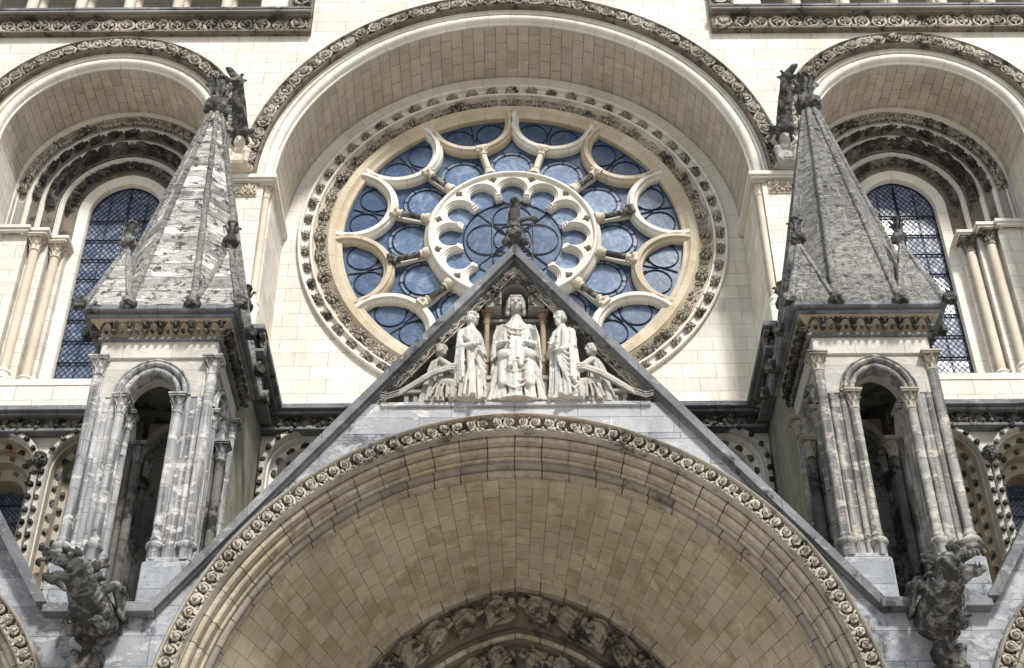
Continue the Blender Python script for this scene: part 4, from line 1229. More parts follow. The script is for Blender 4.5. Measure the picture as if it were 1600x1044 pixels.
# ------------------------------------------------------------------ small arched windows under the string course
SMALL = {-11.2: 'small studded arched window at left edge beside the carved head',
         -9.03: 'studded arch just left of the left pinnacle', -4.4: 'studded arch between left pinnacle and middle gable',
         4.4: 'studded arch between middle gable and right pinnacle', 9.03: 'studded arch just right of the right pinnacle',
         11.2: 'small studded arched window at right edge beside the carved head'}
rust = stone('rust_stained_stone', (0.52, 0.47, 0.38), (0.36, 0.32, 0.26), crust=0.1, stain=0.4, lichen=0.75)
for x in sorted(SMALL):
    t = thing('arched_window', SMALL[x], 'window', (x, YF, 13), 'small arched windows under the string course')
    A = Arch(x, 16.95, 0, 13.0, 28)
    m = MB()
    A.sweep(m, [(1.07, YF + .02), (1.07, 26.24), (1.04, 26.2), (.96, 26.2), (.93, 26.24), (.92, YF + .02)])
    h = m.build('hood_mould', M['pin_band'], t, 35)
    m = MB(); orn(m, T_BALL, A.frames(1.0, 36, 26.21, True), (.145, .145, .15), .004); m.build('stud', M['carved_dark'], h, 60)
    m = MB()
    A.sweep(m, [(.93, YF + .01), (.89, YF + .02), (.88, 26.6), (.77, 26.66), (.76, 26.9), (.64, 26.97), (.63, 27.25), (.52, 27.34), (.44, 27.40), (.43, 27.9), (.41, 27.9)])
    m.build('inner_order', rust if abs(x) > 8 else M['plain'], t, 30)
    m = MB(); orn(m, T_TOOTH, A.frames(.83, 30, 26.62, True), (.18, .15, .2), .004)
    orn(m, T_BALL, A.frames(.70, 26, 26.92, True), (.14, .14, .14), .004)
    orn(m, T_TOOTH, A.frames(.58, 24, 27.28, True), (.14, .12, .15), .003)
    m.build('dogtooth', M['carved_dark'], t, 20)
    C = A.curve(.43)
    m = MB(); m.add([(q[0], 27.86, q[1]) for q in C], [tuple(range(len(C)))]); gp = m.build('glass_pane', M['lancet'], t)
    m = MB()
    for k in range(-9, 45):
        for e in (-1, 1):
            z = 13 + k * .12
            seg = [q for q in [(x - .42 + .84 * f, z + (f if e > 0 else 1 - f) * .95) for f in np.linspace(0, 1, 25)] if q[1] > 13 and (q[1] < 16.95 or math.hypot(q[0] - x, q[1] - 16.95) < .42)]
            if len(seg) > 2: m.tube([(seg[0][0], 27.83, seg[0][1]), (seg[-1][0], 27.83, seg[-1][1])], .007, 3, cap=False)
    m2 = MB()
    for k in range(5): m2.tube([(x - .42, 27.81, 15.2 + .45 * k), (x + .42, 27.81, 15.2 + .45 * k)], .016, 4)
    m2.build('iron_bar', M['iron'], t)
    m.build('lead_lattice', M['lead'], gp)
for s, side in ((-1, 'left'), (1, 'right')):
    P = head_vf((0, 0, 0), .17, s * -.3, .25, False, True)
    P.append(ell_vf((0, .15, -.02), (.16, .14, .2), 10, 8))
    me = sculpt_mesh('corbel_head', P, .012, M['gargoyle'], None, 1, .006, 20)
    o = link('corbel_head', me, None, (s * 10.12, 26.13, 17.12)); tag(o, 'small carved stone head between the two %s studded arches' % side, 'carved head', 'corbel heads')


# ================================================================== porch gables and portal arches
YG = 20.9
MAIN_SLOPE = 1.29


def porch_arch(cx, zc, R, label, nscroll, rear_r, rear_c, yb, zfoot):
    """hood with scrollwork, stepped mouldings, vault of blocks and the rear rim"""
    t = thing('portal_arch', label, 'portal arch', (cx, YG, zc))
    A = Arch(cx, zc, .10, zfoot, 96)
    hm = MB()
    A.sweep(hm, [(R + .31, YG + .02), (R + .31, YG - .05), (R + .30, YG - .21), (R + .27, YG - .24)])
    hw = hm.build('hood_weathering', M['hood_weather'], t, 30)
    hm = MB()
    A.sweep(hm, [(R + .27, YG - .24), (R + .25, YG - .22), (R + .24, YG - .15)]); A.sweep(hm, [(R + .045, YG - .13), (R + .035, YG - .15), (R + .01, YG - .15), (R - .01, YG - .12), (R - .02, YG + .02)])
    h = hm.build('hood_mould', M['carved_porch'], t, 35)
    hm = MB(); A.sweep(hm, [(R + .24, YG - .15), (R + .2, YG - .11), (R + .08, YG - .08), (R + .045, YG - .13)]); hm.build('hood_hollow', M['carved_ground'], h, 35)  # hollow coloured dark to stand for the shadow between the scrolls
    m = MB()
    fr = A.frames(R + .145, nscroll, YG - .13, True)
    for i, f in enumerate(fr):
        k = 1 + random.uniform(-.07, .07)
        mir = 1 if f.translation.x < cx else -1
        if abs(f.translation.x - cx) < R * .22: mir = 1 if i % 2 == 0 else -1
        m.tmpl(T_SCROLL, f @ Matrix.Rotation(random.uniform(-.16, .16), 4, 'Z'), (mir * .25 * k, .28 * k, random.uniform(.28, .40)), .007)
        for q in range(3): m.tmpl(ell_vf((0, 0, 0), 1.0, 6, 4), f @ Matrix.Translation((random.uniform(-.11, .11), random.choice((-.1, .1)) + random.uniform(-.02, .02), .02)) @ Matrix.Rotation(random.uniform(0, 3), 4, 'Z'), (.045, .02, .035), .004)
    m.rough(.016, 7)
    m.build('carved_scrolls', M['carved_porch'], h, 70)
    m = MB()
    A.sweep(m, [(R - .01, YG - .01), (R - .03, YG - .01)] + roll(R - .075, YG + .055, .055, 10, 200) + [(R - .13, YG + .10), (R - .14, YG + .15)] + roll(R - .175, YG + .21, .055, 20, 200)
            + [(R - .235, YG + .26), (R - .245, YG + .31)] + roll(R - .26, YG + .35, .035, 30, 200) + [(R - .29, YG + .385), (R - .285, YG + .41)])
    m.build('arch_moulding', M['porch_mould'], t, 50)
    m = MB(); A.sweep(m, [(R - .285, YG + .40)] + roll(R - .305, YG + .49, .085, 75, 235) + [(R - .37, YG + .58), (R - .34, YG + .60)]); m.build('roll_moulding', M['porch_roll'], t, 50)
    C0 = Arch(cx, zc, .06, zfoot, 96).curve(R - .345); C1 = Arch(cx, zc + .36, rear_c, zfoot, 96).curve(rear_r)
    y0 = YG + .58
    P, U = [], []
    L = np.concatenate([[0], np.cumsum(np.linalg.norm(np.diff(np.array(C0), axis=0), axis=1))]); L = L - L[-1] / 2
    for i in range(len(C0)):
        P.append([(C0[i][0] + (C1[i][0] - C0[i][0]) * f, y0 + (yb - y0) * f, C0[i][1] + (C1[i][1] - C0[i][1]) * f) for f in np.linspace(0, 1, 7)])
        U.append([((yb - y0) * f, L[i] * (1 - .0 * f)) for f in np.linspace(0, 1, 7)])
    m = MB(); m.grid(P, U); m.build('vault_soffit', M['porch_soffit'], t, 40)
    # a plain fillet where the vault starts
    m = MB()
    A2 = Arch(cx, zc, .06, zfoot, 96)
    A2.sweep(m, [(R - .335, YG + .56), (R - .375, YG + .62), (R - .39, YG + .70), (R - .375, YG + .77)]); m.build('fillet', M['porch_mould'], t, 40)
    A3 = Arch(cx, zc + .36, rear_c, zfoot, 96)
    m = MB(); A3.sweep(m, [(rear_r + .02, yb - .04), (rear_r - .02, yb - .06), (rear_r - .17, yb - .04), (rear_r - .2, yb + .1)]); m.build('rear_rim', M['porch_mould'], t, 35)
    return t, A3


def gable(cx, apex, half, zb, slope, label, side):
    t = thing('porch_gable', label, 'gable', (cx, YG, 2))
    return t


# middle gable
RP = 5.41; ZP = 8.63
t = thing('porch_gable', 'broad grey middle porch gable with a sculpted niche below its apex', 'gable', (0, YG, 2), None)
PA = Arch(0, ZP, .10, 2.0, 96)
apexz = 18.30
gz = lambda x: apexz - MAIN_SLOPE * abs(x)
arc = PA.curve(RP)
NH = 2.53
niche = [(-NH, 14.8), (0, 14.8 + NH * MAIN_SLOPE), (NH, 14.8)]
m = MB()
outer = [(-6.57, 2), (-RP - .0, 2)] + [p for p in arc[1:-1]] + [(RP, 2), (6.57, 2), (6.57, 10.87), (5.72, 10.87), (0, apexz - .1), (-5.72, 10.87), (-6.57, 10.87)]
zsplit = 14.1
plate(m, outer, [niche], YG)
m.build('gable_wall', M['grey'], t)
# paler block course directly below the statues
m = MB()
A_ = [p for p in PA.curve(RP + .25) if p[1] > 14.12]
xs0 = A_[0][0]
plate(m, [(-2.9, 14.16), (xs0, 14.16)] + A_ + [(-xs0, 14.16), (2.9, 14.16), (2.42, 14.78), (-2.42, 14.78)], [], YG - .006)
m.box(-2.36, 2.36, YG - .06, 21.55, 14.70, 14.80, .02)
m.build('statue_ledge', M['gable_white'], t)
m = MB()
zz = lambda x, d: (x, apexz - d - MAIN_SLOPE * abs(x))
chev = [(-5.8, gz(5.8) + .08), (0, apexz + .06), (5.8, gz(5.8) + .08), (5.8, gz(5.8) - .15), (0, apexz - .17), (-5.8, gz(5.8) - .15)]
plate(m, chev, [], YG - .16, YG + .3, True)
chev2 = [(-5.7, gz(5.7) - .14), (0, apexz - .165), (5.7, gz(5.7) - .14), (5.7, gz(5.7) - .21), (0, apexz - .24), (-5.7, gz(5.7) - .21)]
plate(m, chev2, [], YG - .07, YG + .02, True)
for s in (-1, 1):
    a, b = sorted((s * 5.72, s * 7.46)); m.box(a, b, YG - .22, 21.5, 10.70, 10.88, .015)
m.build('coping', M['coping'], t)
m = MB()
# niche: raking soffits, back wall
nb = 21.56
pts = niche
for a, b in ((pts[0], pts[1]), (pts[1], pts[2])):
    m.quad((a[0], YG, a[1]), (b[0], YG, b[1]), (b[0], nb, b[1]), (a[0], nb, a[1]))
m.add([(p[0], nb - .01, p[1]) for p in pts], [(0, 1, 2)], pts)
m.build('niche_wall', M['niche'], t)
m = MB()
for s in (-1, 1):
    p0 = Vector((s * (NH - .03), YG + .06, 14.86)); p1 = Vector((0, YG + .06, 14.8 + (NH - .03) * MAIN_SLOPE - .04))
    if s > 0: p0, p1 = p1, p0
    d = (p1 - p0).normalized()
    out = Vector((0, -1, -.35)); out = (out - d * out.dot(d)).normalized()
    nrm = Vector((0, 0, -1)) - d * Vector((0, 0, -1)).dot(d); nrm.normalize()
    n = 64
    wave = [p0 + (p1 - p0) * (i / n) + nrm * (.055 + .035 * math.sin(i * .95)) + Vector((0, -.02, 0)) for i in range(n + 1)]
    m.tube([tuple(v) for v in wave], .018, 6)
    for i in range(21):
        q = p0 + (p1 - p0) * ((i + .5) / 21)
        f = frame(q + nrm * (.055 + .03 * (-1) ** i), d, out)
        m.tmpl(T_KNOT, f, (.17, .15, .18), .004)
    for e in (0.0, .125):
        m.tube([tuple(p0 + nrm * e), tuple(p1 + nrm * e)], .02, 6)
m.rough(.008, 14)
m.build('carved_vine', M['carved'], t, 70)
# canopy over the middle figure
m = MB()
cz = 17.36
tre = [(-.25, 17.08)] + [(.25 * math.cos(a), cz + .25 * math.sin(a)) for a in np.linspace(PI, 0, 17)] + [(.25, 17.08)]
cw = .55
plate(m, [(-cw, 17.08)] + tre + [(cw, 17.08), (cw, 17.22), (.1, 17.80), (0, 17.86), (-.1, 17.80), (-cw, 17.22)], [], 21.03, nb - .005, True)
c = m.build('canopy', M['niche'], t)
m = MB()
A_ = Arch(0, cz, .02, 17.10, 24)
A_.sweep(m, [(.245, 21.04), (.25, 20.99), (.28, 20.975), (.35, 20.985), (.37, 21.04)])
orn(m, T_BALL, A_.frames(.315, 9, 20.98, True), (.11, .11, .11))
m.build('canopy_arch', M['carved'], c, 50)
m = MB(); m.box(-.62, .62, 21.3, nb - .01, 16.93, 17.0, .01); m.build('back_string', M['niche'], c)
for s in (-1, 1):
    m = MB()
    x = s * .52
    m.lathe([(.05, 14.95), (.05, 16.78)], 12, Tr(x, 21.2, 0)); shaft_base(m, Tr(x, 21.2, 14.8), .055, .16)
    m.lathe([(.05, 15.85), (.08, 15.87), (.08, 15.93), (.05, 15.95)], 12, Tr(x, 21.2, 0))
    m.lathe([(.05, 15.35), (.072, 15.37), (.072, 15.41), (.05, 15.43)], 12, Tr(x, 21.2, 0))
    capital(m, Tr(x, 21.2, 16.77), .05, .3, .1)
    m.build('colonnette', M['niche_col'], t, 50)
m = MB()
for s in (-1, 1):
    m.quad((s * 5.75, YG + .05, 10.86), (0, YG + .05, apexz - .06), (0, 26.38, apexz - .06), (s * 5.75, 26.38, 10.86))
m.build('roof', M['roof'], t)

main_arch, A3 = porch_arch(0, ZP, RP, 'wide middle portal arch with a scrolled hood and deep block vault', 128, 3.72, .61, 24.5, 3.0)
# sculpted archivolts deep inside the middle portal
B3 = Arch(0, ZP + .36, .61, 4.0, 72)
for (r0, y0, r1, y1, n, kinds) in ((3.52, 24.58, 2.86, 24.95, 18, ('angel', 'angel', 'person')), (2.72, 25.0, 2.06, 25.35, 16, ('angel', 'person', 'angel')), (1.94, 25.4, 1.4, 25.7, 12, ('person',))):
    m = MB()
    B3.sweep(m, [(r0 + .03, y0 - .02), (r0, y0), (r0 - .05, y0 + .12), (r1 + .1, y1 - .06), (r1 + .02, y1 - .12), (r1, y1)])
    ar = m.build('archivolt', M['carved_ground'], main_arch, 40)
    m = MB(); B3.sweep(m, [(r1 + .02, y1)] + roll(r1 - .05, y1 - .0, .06, 20, 220) + [(r1 - .12, y1 + .06)]); m.build('roll_moulding', M['porch_mould'], main_arch, 50)
    rm = .5 * (r0 + r1) - .03
    fr = B3.frames(rm, n, y0 + .17)
    tilt = Matrix.Rotation(-.5, 4, 'X')
    for k, f in enumerate(fr):
        if fr[k].translation.z < 9.6: continue
        left = f.translation.x < 0
        sc = r0 - r1
        kd = kinds[k % len(kinds)]
        L = (PI * rm) / n
        place('carved_figure', REL[kd, k % 3, 'relief'], ar, f @ tilt @ Matrix.Diagonal(((1 if left else -1) * L * 1.10, sc * 1.28, 1.1, 1)))
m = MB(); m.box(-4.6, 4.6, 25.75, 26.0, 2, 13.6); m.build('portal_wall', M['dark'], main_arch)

# side gables
for s, side in ((-1, 'left'), (1, 'right')):
    cx = s * 10.5
    sl, hb = 1.55, 3.05
    ax = 10.87 + hb * sl
    t = thing('porch_gable', 'steep grey side porch gable cut off at the %s edge' % side, 'gable', (cx, YG, 2))
    A = Arch(cx, 8.45, .1, 2.0, 48); arc = A.curve(3.14)
    m = MB()
    plate(m, [(cx - 3.93, 2), (cx - 3.14, 2)] + arc[1:-1] + [(cx + 3.14, 2), (cx + 3.93, 2), (cx + 3.93, 10.87), (cx + hb, 10.87), (cx, ax - .1), (cx - hb, 10.87), (cx - 3.93, 10.87)], [], YG + .004)
    m.build('gable_wall', M['grey'], t)
    m = MB()
    plate(m, [(cx - hb - .05, 10.87), (cx, ax + .07), (cx + hb + .05, 10.87), (cx + hb - .13, 10.87), (cx, ax - .3), (cx - hb + .13, 10.87)], [], YG - .25, YG + .3, True)
    m.build('coping', M['coping'], t)
    m = MB()
    for e in (-1, 1): m.quad((cx + e * hb, YG + .05, 10.86), (cx, YG + .05, ax - .07), (cx, 26.37, ax - .07), (cx + e * hb, 26.37, 10.86))
    m.build('roof', M['roof'], t)
    ta, _ = porch_arch(cx, 8.45, 3.15, 'smaller side portal arch with scrolled hood at the lower %s corner' % side, 92, 2.0, .3, 24.0, 3.0)
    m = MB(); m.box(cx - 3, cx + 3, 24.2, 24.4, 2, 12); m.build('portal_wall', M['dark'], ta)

# ================================================================== pinnacles
PY = 22.5


def pyramid_spire(mb, Mx, pts, apex, rt, nseg=14, amp=.02, uvz=0.0):
    """faces of a steep spire from plan points to small ring at apex, subdivided and eroded"""
    n = len(pts); NA = 17
    for i in range(n):
        a, b = np.array(pts[i], float), np.array(pts[(i + 1) % n], float)
        A_ = np.array(apex, float)
        ta, tb = A_ + (a - [A_[0], A_[1], a[2]]) * rt, A_ + (b - [A_[0], A_[1], b[2]]) * rt
        W_ = np.linalg.norm(b - a)
        P = np.zeros((NA, nseg * 4 + 1, 3)); U = np.zeros((NA, nseg * 4 + 1, 2))
        H = np.linalg.norm((ta + tb) / 2 - (a + b) / 2)
        for k in range(NA):
            for j in range(nseg * 4 + 1):
                f = j / (nseg * 4); kf = k / (NA - 1); p = (a + (b - a) * kf) * (1 - f) + (ta + (tb - ta) * kf) * f
                e = 1 if 0 < k < NA - 1 else .3
                nz = noise.noise_vector(Vector(p) * 3.0 + Vector((uvz, 0, 0))); nz2 = noise.noise_vector(Vector(p) * 11.0 + Vector((0, uvz, 0)))
                P[k, j] = p + amp * e * (np.array(nz) + .6 * np.array(nz2)); U[k, j] = ((kf - .5) * W_ * (1 - f) + i * 7.3, f * H)
        mb.grid(P, U, Mx)


def leaf_finial(mb, Mx, r, h):
    """foliage knob: ball ringed with buds, then spreading leaves"""
    mb.lathe([(r * .45, -r * 1.3), (r * .5, -r * .8)], 10, Mx)
    mb.ell((0, 0, 0), (r, r, r * .85), 14, 10, None, Mx)
    for k in range(8):
        a = k * PI / 4
        mb.ell((r * .85 * math.cos(a), r * .85 * math.sin(a), -.1 * r), (r * .32, r * .32, r * .5), 8, 6, None, Mx)
        mb.ell((r * .6 * math.cos(a + .4), r * .6 * math.sin(a + .4), r * .55), (r * .3, r * .3, r * .35), 8, 6, None, Mx)
    mb.lathe([(r * .5, r * .6), (r * .36, r * .9), (r * .3, h * .55), (r * .45, h * .8), (r * .2, h)], 10, Mx)
    for k in range(6):
        a = k * PI / 3 + .2
        c, s_ = math.cos(a), math.sin(a)
        mb.tube([(r * .3 * c, r * .3 * s_, r * .8), (r * .5 * c, r * .5 * s_, h * .5), (r * .95 * c, r * .95 * s_, h * .72), (r * 1.15 * c, r * 1.15 * s_, h * .66)], [r * .14, r * .2, r * .2, r * .16], 6, Mx)
        mb.ell((r * .4 * math.cos(a + .5), r * .4 * math.sin(a + .5), h * .92), r * .24, 7, 5, None, Mx)


for s, side in ((-1, 'left'), (1, 'right')):
    cx = s * 6.57
    T0 = Tr(cx, PY, 0)
    pin = thing('pinnacle', 'left pinnacle, open shafted turret under a spire of white flaking stone' if s < 0 else 'right pinnacle, open shafted turret under a grey lichened block spire', 'pinnacle', (cx, PY, 10.87))
    mp = M['pinnacle'] if s < 0 else M['pinnacle_black']
    sp = M['spire_left'] if s < 0 else M['spire_right']
    # base
    m = MB(); m.box(cx - 1.12, cx + 1.12, PY - 1.15, PY + 1.1, 2, 10.9); m.build('pier_base', M['grey'], pin)
    for sx in (-1, 1):
        for sy in (-1, 1):
            px_, py_ = cx + sx * .775, PY + sy * .775
            m = MB()
            m.box(px_ - .41, px_ + .41, py_ - .41, py_ + .41, 10.9, 11.95, .03)
            m.box(px_ - .36, px_ + .36, py_ - .36, py_ + .36, 11.951, 12.05, .02)
            pl = m.build('plinth', M['grey'], pin)
            m = MB()
            m.box(px_ - .235, px_ + .235, py_ - .235, py_ + .235, 12.05, 16.25, .04)
            for ex, ey in ((0, -1), (0, 1), (1, 0), (-1, 0)):
                for o_ in (-.1, .1):
                    qx, qy = px_ + ex * .24 + (o_ if ex == 0 else 0), py_ + ey * .24 + (o_ if ey == 0 else 0)
                    m.lathe([(.056, 12.05), (.056, 15.36)], 10, Tr(qx, qy, 0))
            mq = mp if sy < 0 else M['soot_shade']  # rear shafts: black streaks plus interior shade put into the colour
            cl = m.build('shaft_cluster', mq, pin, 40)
            for ex in (-1, 1):
                for ey in (-1, 1):
                    outer_ = ex == sx and ey == sy
                    inner_ = ex == -sx and ey == -sy
                    qx, qy = px_ + ex * .265, py_ + ey * .265
                    r = .085 if not outer_ else .095
                    top = 15.82 if outer_ else 14.98
                    m = MB(); m.lathe([(r, 12.42), (r, top)], 14, Tr(qx, qy, 0))
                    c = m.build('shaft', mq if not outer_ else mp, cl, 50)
                    m = MB()
                    m.lathe([(r, 12.46), (r * 1.2, 12.44), (r * 1.2, 12.40), (r * 1.1, 12.37), (r * 1.75, 12.33), (r * 1.9, 12.27), (r * 1.5, 12.22), (r * 1.35, 12.2), (r * 1.35, 12.0)], 14, Tr(qx, qy, 0)); m.build('base', mp, c, 50)
                    m = MB(); capital(m, Tr(qx, qy, top), r * .92, .40, r * 1.75); m.rough(.006, 12); m.build('capital', mp if s < 0 else M['carved_porch'], c, 50)
    m = MB(); m.box(cx - .9, cx + .9, 23.585, 23.619, 10.9, 16.2); m.box(cx - .95, cx + .95, PY - .95, PY + .95, 16.17, 16.215); m.build('shade_lining', M['soot_shade'], pin)  # added dark sheets behind and overhead, painting the shade inside the turret
    # arch heads on the four sides
    for k in range(4):
        Rz = T0 @ Matrix.Rotation(k * PI / 2, 4, 'Z')
        A = Arch(0, 15.40, .10, None, 30)
        B = MB()
        arc = A.curve(.44)
        hw_ = 1.02 if k % 2 == 0 else 1.025
        plate(B, [(-hw_, 15.38)] + arc + [(hw_, 15.38), (hw_, 16.24), (-hw_, 16.24)], [], -1.03, -.6, True)
        m = MB(); join(m, B, Rz); ah = m.build('arch_head', M['pin_band'], pin, 30)
        B = MB()
        A.sweep(B, [(.438, -.80), (.438, -1.0)] + roll(.49, -1.03, .05, 170, 10) + [(.55, -1.03), (.56, -1.06)] + roll(.605, -1.08, .045, 175, 0) + [(.655, -1.07), (.68, -1.10), (.705, -1.09), (.705, -1.02)])
        m = MB(); join(m, B, Rz); m.build('arch_moulding', mp, ah, 50)
        B = MB()
    m = MB(); m.box(cx - 1.08, cx + 1.08, PY - 1.08, PY + 1.08, 16.22, 16.62, .02); m.build('frieze_band', M['pin_band'], pin)
    m = MB()
    for k in range(4):
        Rz = T0 @ Matrix.Rotation(k * PI / 2, 4, 'Z')
        B = MB(); zs = np.linspace(0, 1, 6)
        B.grid([[(x, -(1.10 + .22 * f ** 2), 16.68 + .30 * f) if abs(x) < 1 else (math.copysign(1.10 + .22 * f ** 2, x), -(1.10 + .22 * f ** 2), 16.68 + .30 * f) for f in zs] for x in (-1.01, -.99, .99, 1.01)])
        join(m, B, Rz)
    cor = m.build('cornice', M['ochre'], pin, 40)
    m = MB()
    m.box(cx - 1.15, cx + 1.15, PY - 1.15, PY + 1.15, 16.60, 16.68, .02)
    m.box(cx - 1.36, cx + 1.36, PY - 1.36, PY + 1.36, 16.975, 17.06, .02)
    m.build('cornice_fillet', M['coping'], cor)
    m = MB()
    for k in (0, 1, 2, 3):
        Rz = T0 @ Matrix.Rotation(k * PI / 2, 4, 'Z')
        for i in range(8):
            x = -1.14 + 2.28 * (i + .5) / 8
            m.tmpl(T_ACANTH, Rz @ frame((x, -1.16, 16.75), (1, 0, 0), Vector((0, -1, -.25))), (.285, .33, .55), .004)
    m.rough(.008, 9); m.build('carved_leaves', M['carved_dark'], cor, 70)
    m = MB()
    m.box(cx - 1.46, cx + 1.46, PY - 1.46, PY + 1.46, 17.062, 17.2, .03)
    m.build('eaves', M['coping'], pin)
    ap = 1.43; q = ap * math.tan(PI / 8)
    for (x, y) in [(e * a_, b_) for e in (-1, 1) for a_, b_ in ((ap, -ap), (q, -ap), (ap, -q), (ap, q), (q, ap), (ap, ap))]:
        f = Vector((x, y, 0)).normalized()
        if abs(y) < ap - .01: f = Vector((math.copysign(1, x), 0, 0))
        elif abs(x) < ap - .01: f = Vector((0, math.copysign(1, y), 0))
        bx, by = cx + x + f.x * .07, PY + y + f.y * .07
        P = [ell_vf((0, 0, 0), (.12, .12, .12), 12, 9), ell_vf((f.x * .1, f.y * .1, -.04), (.08, .08, .06), 8, 6), ell_vf((f.x * .09, f.y * .09, .05), (.07, .07, .04), 8, 6)]
        for e in (-1, 1):
            P += [ell_vf((-e * f.y * .08 + f.x * .05, e * f.x * .08 + f.y * .05, .08), .05, 8, 6), ell_vf((-e * f.y * .12, e * f.x * .12, -.02), (.05, .05, .07), 8, 6), caps((-e * f.y * .1, e * f.x * .1, -.08), (f.x * .12 - e * f.y * .05, f.y * .12 + e * f.x * .05, -.12), .035, .03, 6)]
        link('eaves_head', sculpt_mesh('eaves_head', [(v + np.array((bx, by, 17.2)) - np.array(BASE[pin.name]), F) for v, F in P], .018, M['gargoyle'], None, 1, .01, 14), pin, BASE[pin.name])
    # spire
    oct_ = [(ap, -q), (ap, q), (q, ap), (-q, ap), (-ap, q), (-ap, -q), (-q, -ap), (q, -ap)]
    m = MB()
    pyramid_spire(m, T0, [(x, y, 17.2) for x, y in oct_], (0, 0, 23.72), .10, 18, .022 if s < 0 else .009, s * 3.1)
    spr = m.build('spire', sp, pin, 60)
    m = MB()
    for x, y in oct_:
        pts = []
        for j in range(40):
            f = j / 39; w_ = 1 - .9 * f
            pts.append(np.array((x * w_ * 1.005, y * w_ * 1.005, 17.2 + 6.52 * f)) + np.array(noise.noise_vector(Vector((x * 3, y * 3, f * 22)))) * .012)
        m.tube(pts, [.075 - .02 * j / 39 for j in range(40)], 7, T0)
    m.build('rib', M['spire_right'], spr, 60)
    m = MB(); leaf_finial(m, Tr(cx, PY, 24.0), .27, 1.0); m.rough(.025, 6)
    m.build('finial', M['gargoyle'], spr, 70)
    for sx in (-1, 1):
        for sy in (-1, 1):
            m = MB()
            tip = (sx * 1.0, sy * 1.0, 19.0)
            base = [(sx * ap, sy * ap, 17.2), (sx * ap, sy * q, 17.2), (sx * .6, sy * .6, 17.2), (sx * q, sy * ap, 17.2)]
            pyramid_spire(m, T0, base, tip, .06, 5, .018, s * 5 + sx)
            cp = m.build('corner_pyramid', sp, pin, 60)
            m = MB()
            for b in (base[0], base[1], base[3]):
                m.tube([tuple(np.array(b) + (np.array(tip) - np.array(b)) * f) for f in np.linspace(0, .97, 8)], [.075 - .025 * f for f in np.linspace(0, 1, 8)], 6, T0)
            m.rough(.012, 8); m.build('rib', M['spire_right'], cp, 60)
            m = MB(); leaf_finial(m, T0 @ Tr(tip[0], tip[1], 19.13), .15, .56); m.rough(.015, 9)
            m.build('finial', M['gargoyle'], cp, 70)

# ================================================================== sculpture
def statue(name, label, cat, prims, loc, mat, voxel=.02, rz=0.0, rough=.006, sc=1.0, smooth=1, rscale=14):
    Mx = Matrix.Rotation(rz, 4, 'Z') @ Matrix.Scale(sc, 4)
    me = sculpt_mesh(name, prims, voxel, mat, Mx, smooth, rough, rscale)
    o = link(name, me, None, loc); tag(o, label, cat)
    return o


# the seated mother with the worn child, middle of the niche
P = [robe([(0, 0, -.08, .47, .34, 1.0), (.4, 0, -.09, .43, .34, 1.0), (.85, 0, -.12, .37, .32, .6), (1.08, 0, -.08, .32, .27, .3), (1.18, 0, 0, .24, .18, .2)], 12, .15, 3, 110),
     robe([(.9, 0, .03, .28, .2, .6), (1.35, 0, .02, .25, .18, 1.0), (1.7, 0, .02, .28, .17, 1.0), (1.93, 0, .02, .26, .14, .5), (2.04, 0, .02, .14, .11, .2), (2.2, 0, .0, .075, .075, .1)], 9, .10, 5, 96)]
for s in (-1, 1):
    P += [caps((s * .24, .02, 1.90), (s * .34, -.04, 1.46), .10, .10), caps((s * .34, -.04, 1.46), (s * .24, -.32, 1.32), .09, .065), caps((s * .31, .0, 1.7), (s * .40, .02, 1.12), .085, .11)]
    P += hand_vf((s * .23, -.35, 1.31), (-s * .6, -.45, -.2), .075)
    P += [caps((s * .19, -.28, 1.0), (s * .23, -.40, .35), .14, .10)]
    for k in range(5):
        P.append(tube_vf([(s * (.24 + .025 * k), -.06 - .05 * k, 1.9 - .03 * k), (s * (.33 + .018 * k), -.10 - .03 * k, 1.55), (s * (.33 + .03 * k), -.15 - .02 * k, 1.18 - .05 * k)], [.012, .024, .02], 6))
    for k in range(3):
        P.append(tube_vf([(s * (.40 + .02 * k), -.10 + .06 * k, 1.35), (s * (.43 + .015 * k), -.10 + .06 * k, 1.0), (s * (.44 + .02 * k), -.10 + .06 * k, .7)], [.02, .035, .03], 6))
for k in range(5):
    P.append(tube_vf([(-.20, -.12, 1.88 - .09 * k), (-.08, -.185, 1.76 - .11 * k), (.06, -.19, 1.73 - .11 * k), (.20, -.12, 1.84 - .09 * k)], [.01, .02, .02, .01], 6))
for k, (z, dx, dep) in enumerate(((.92, .05, .12), (.78, -.05, .22), (.64, .06, .28), (.46, -.04, .26))):
    P.append(tube_vf([(-.26, -.38, z + .06), (-.15 + dx, -.45, z - dep * .6), (dx, -.47, z - dep), (.13 + dx, -.455, z - dep * .7), (.26, -.38, z + .03)], [.012, .026, .034, .026, .012], 7))
rk = random.Random(4)
for k in range(13):
    x = -.43 + .072 * k + rk.uniform(-.02, .02)
    zt = rk.uniform(.45, .85) if abs(x) > .18 else rk.uniform(.2, .4)
    P.append(tube_vf([(x * .8, -.43 + abs(x) * .22, zt), (x, -.45 + abs(x) * .28, zt * .5), (x * 1.12, -.49 + abs(x) * .32, .02)], [.010, .03, .045], 7))
P += [ell_vf((s * .20, -.385, 1.0), (.15, .11, .13), 14, 10) for s in (-1, 1)]
P += [robe([(.86, .02, -.38, .17, .12, .5), (1.1, .01, -.34, .17, .12, .8), (1.35, .0, -.26, .15, .11, .6), (1.52, -.01, -.2, .10, .08, .2)], 6, .09, 9, 64),
      caps((-.07, -.44, .98), (-.12, -.49, .72), .06, .045), caps((.1, -.44, .98), (.08, -.50, .70), .06, .045), ell_vf((-.12, -.50, .68), (.06, .05, .06), 8, 6), ell_vf((0, -.1, .03), (.50, .42, .06), 16, 6)]
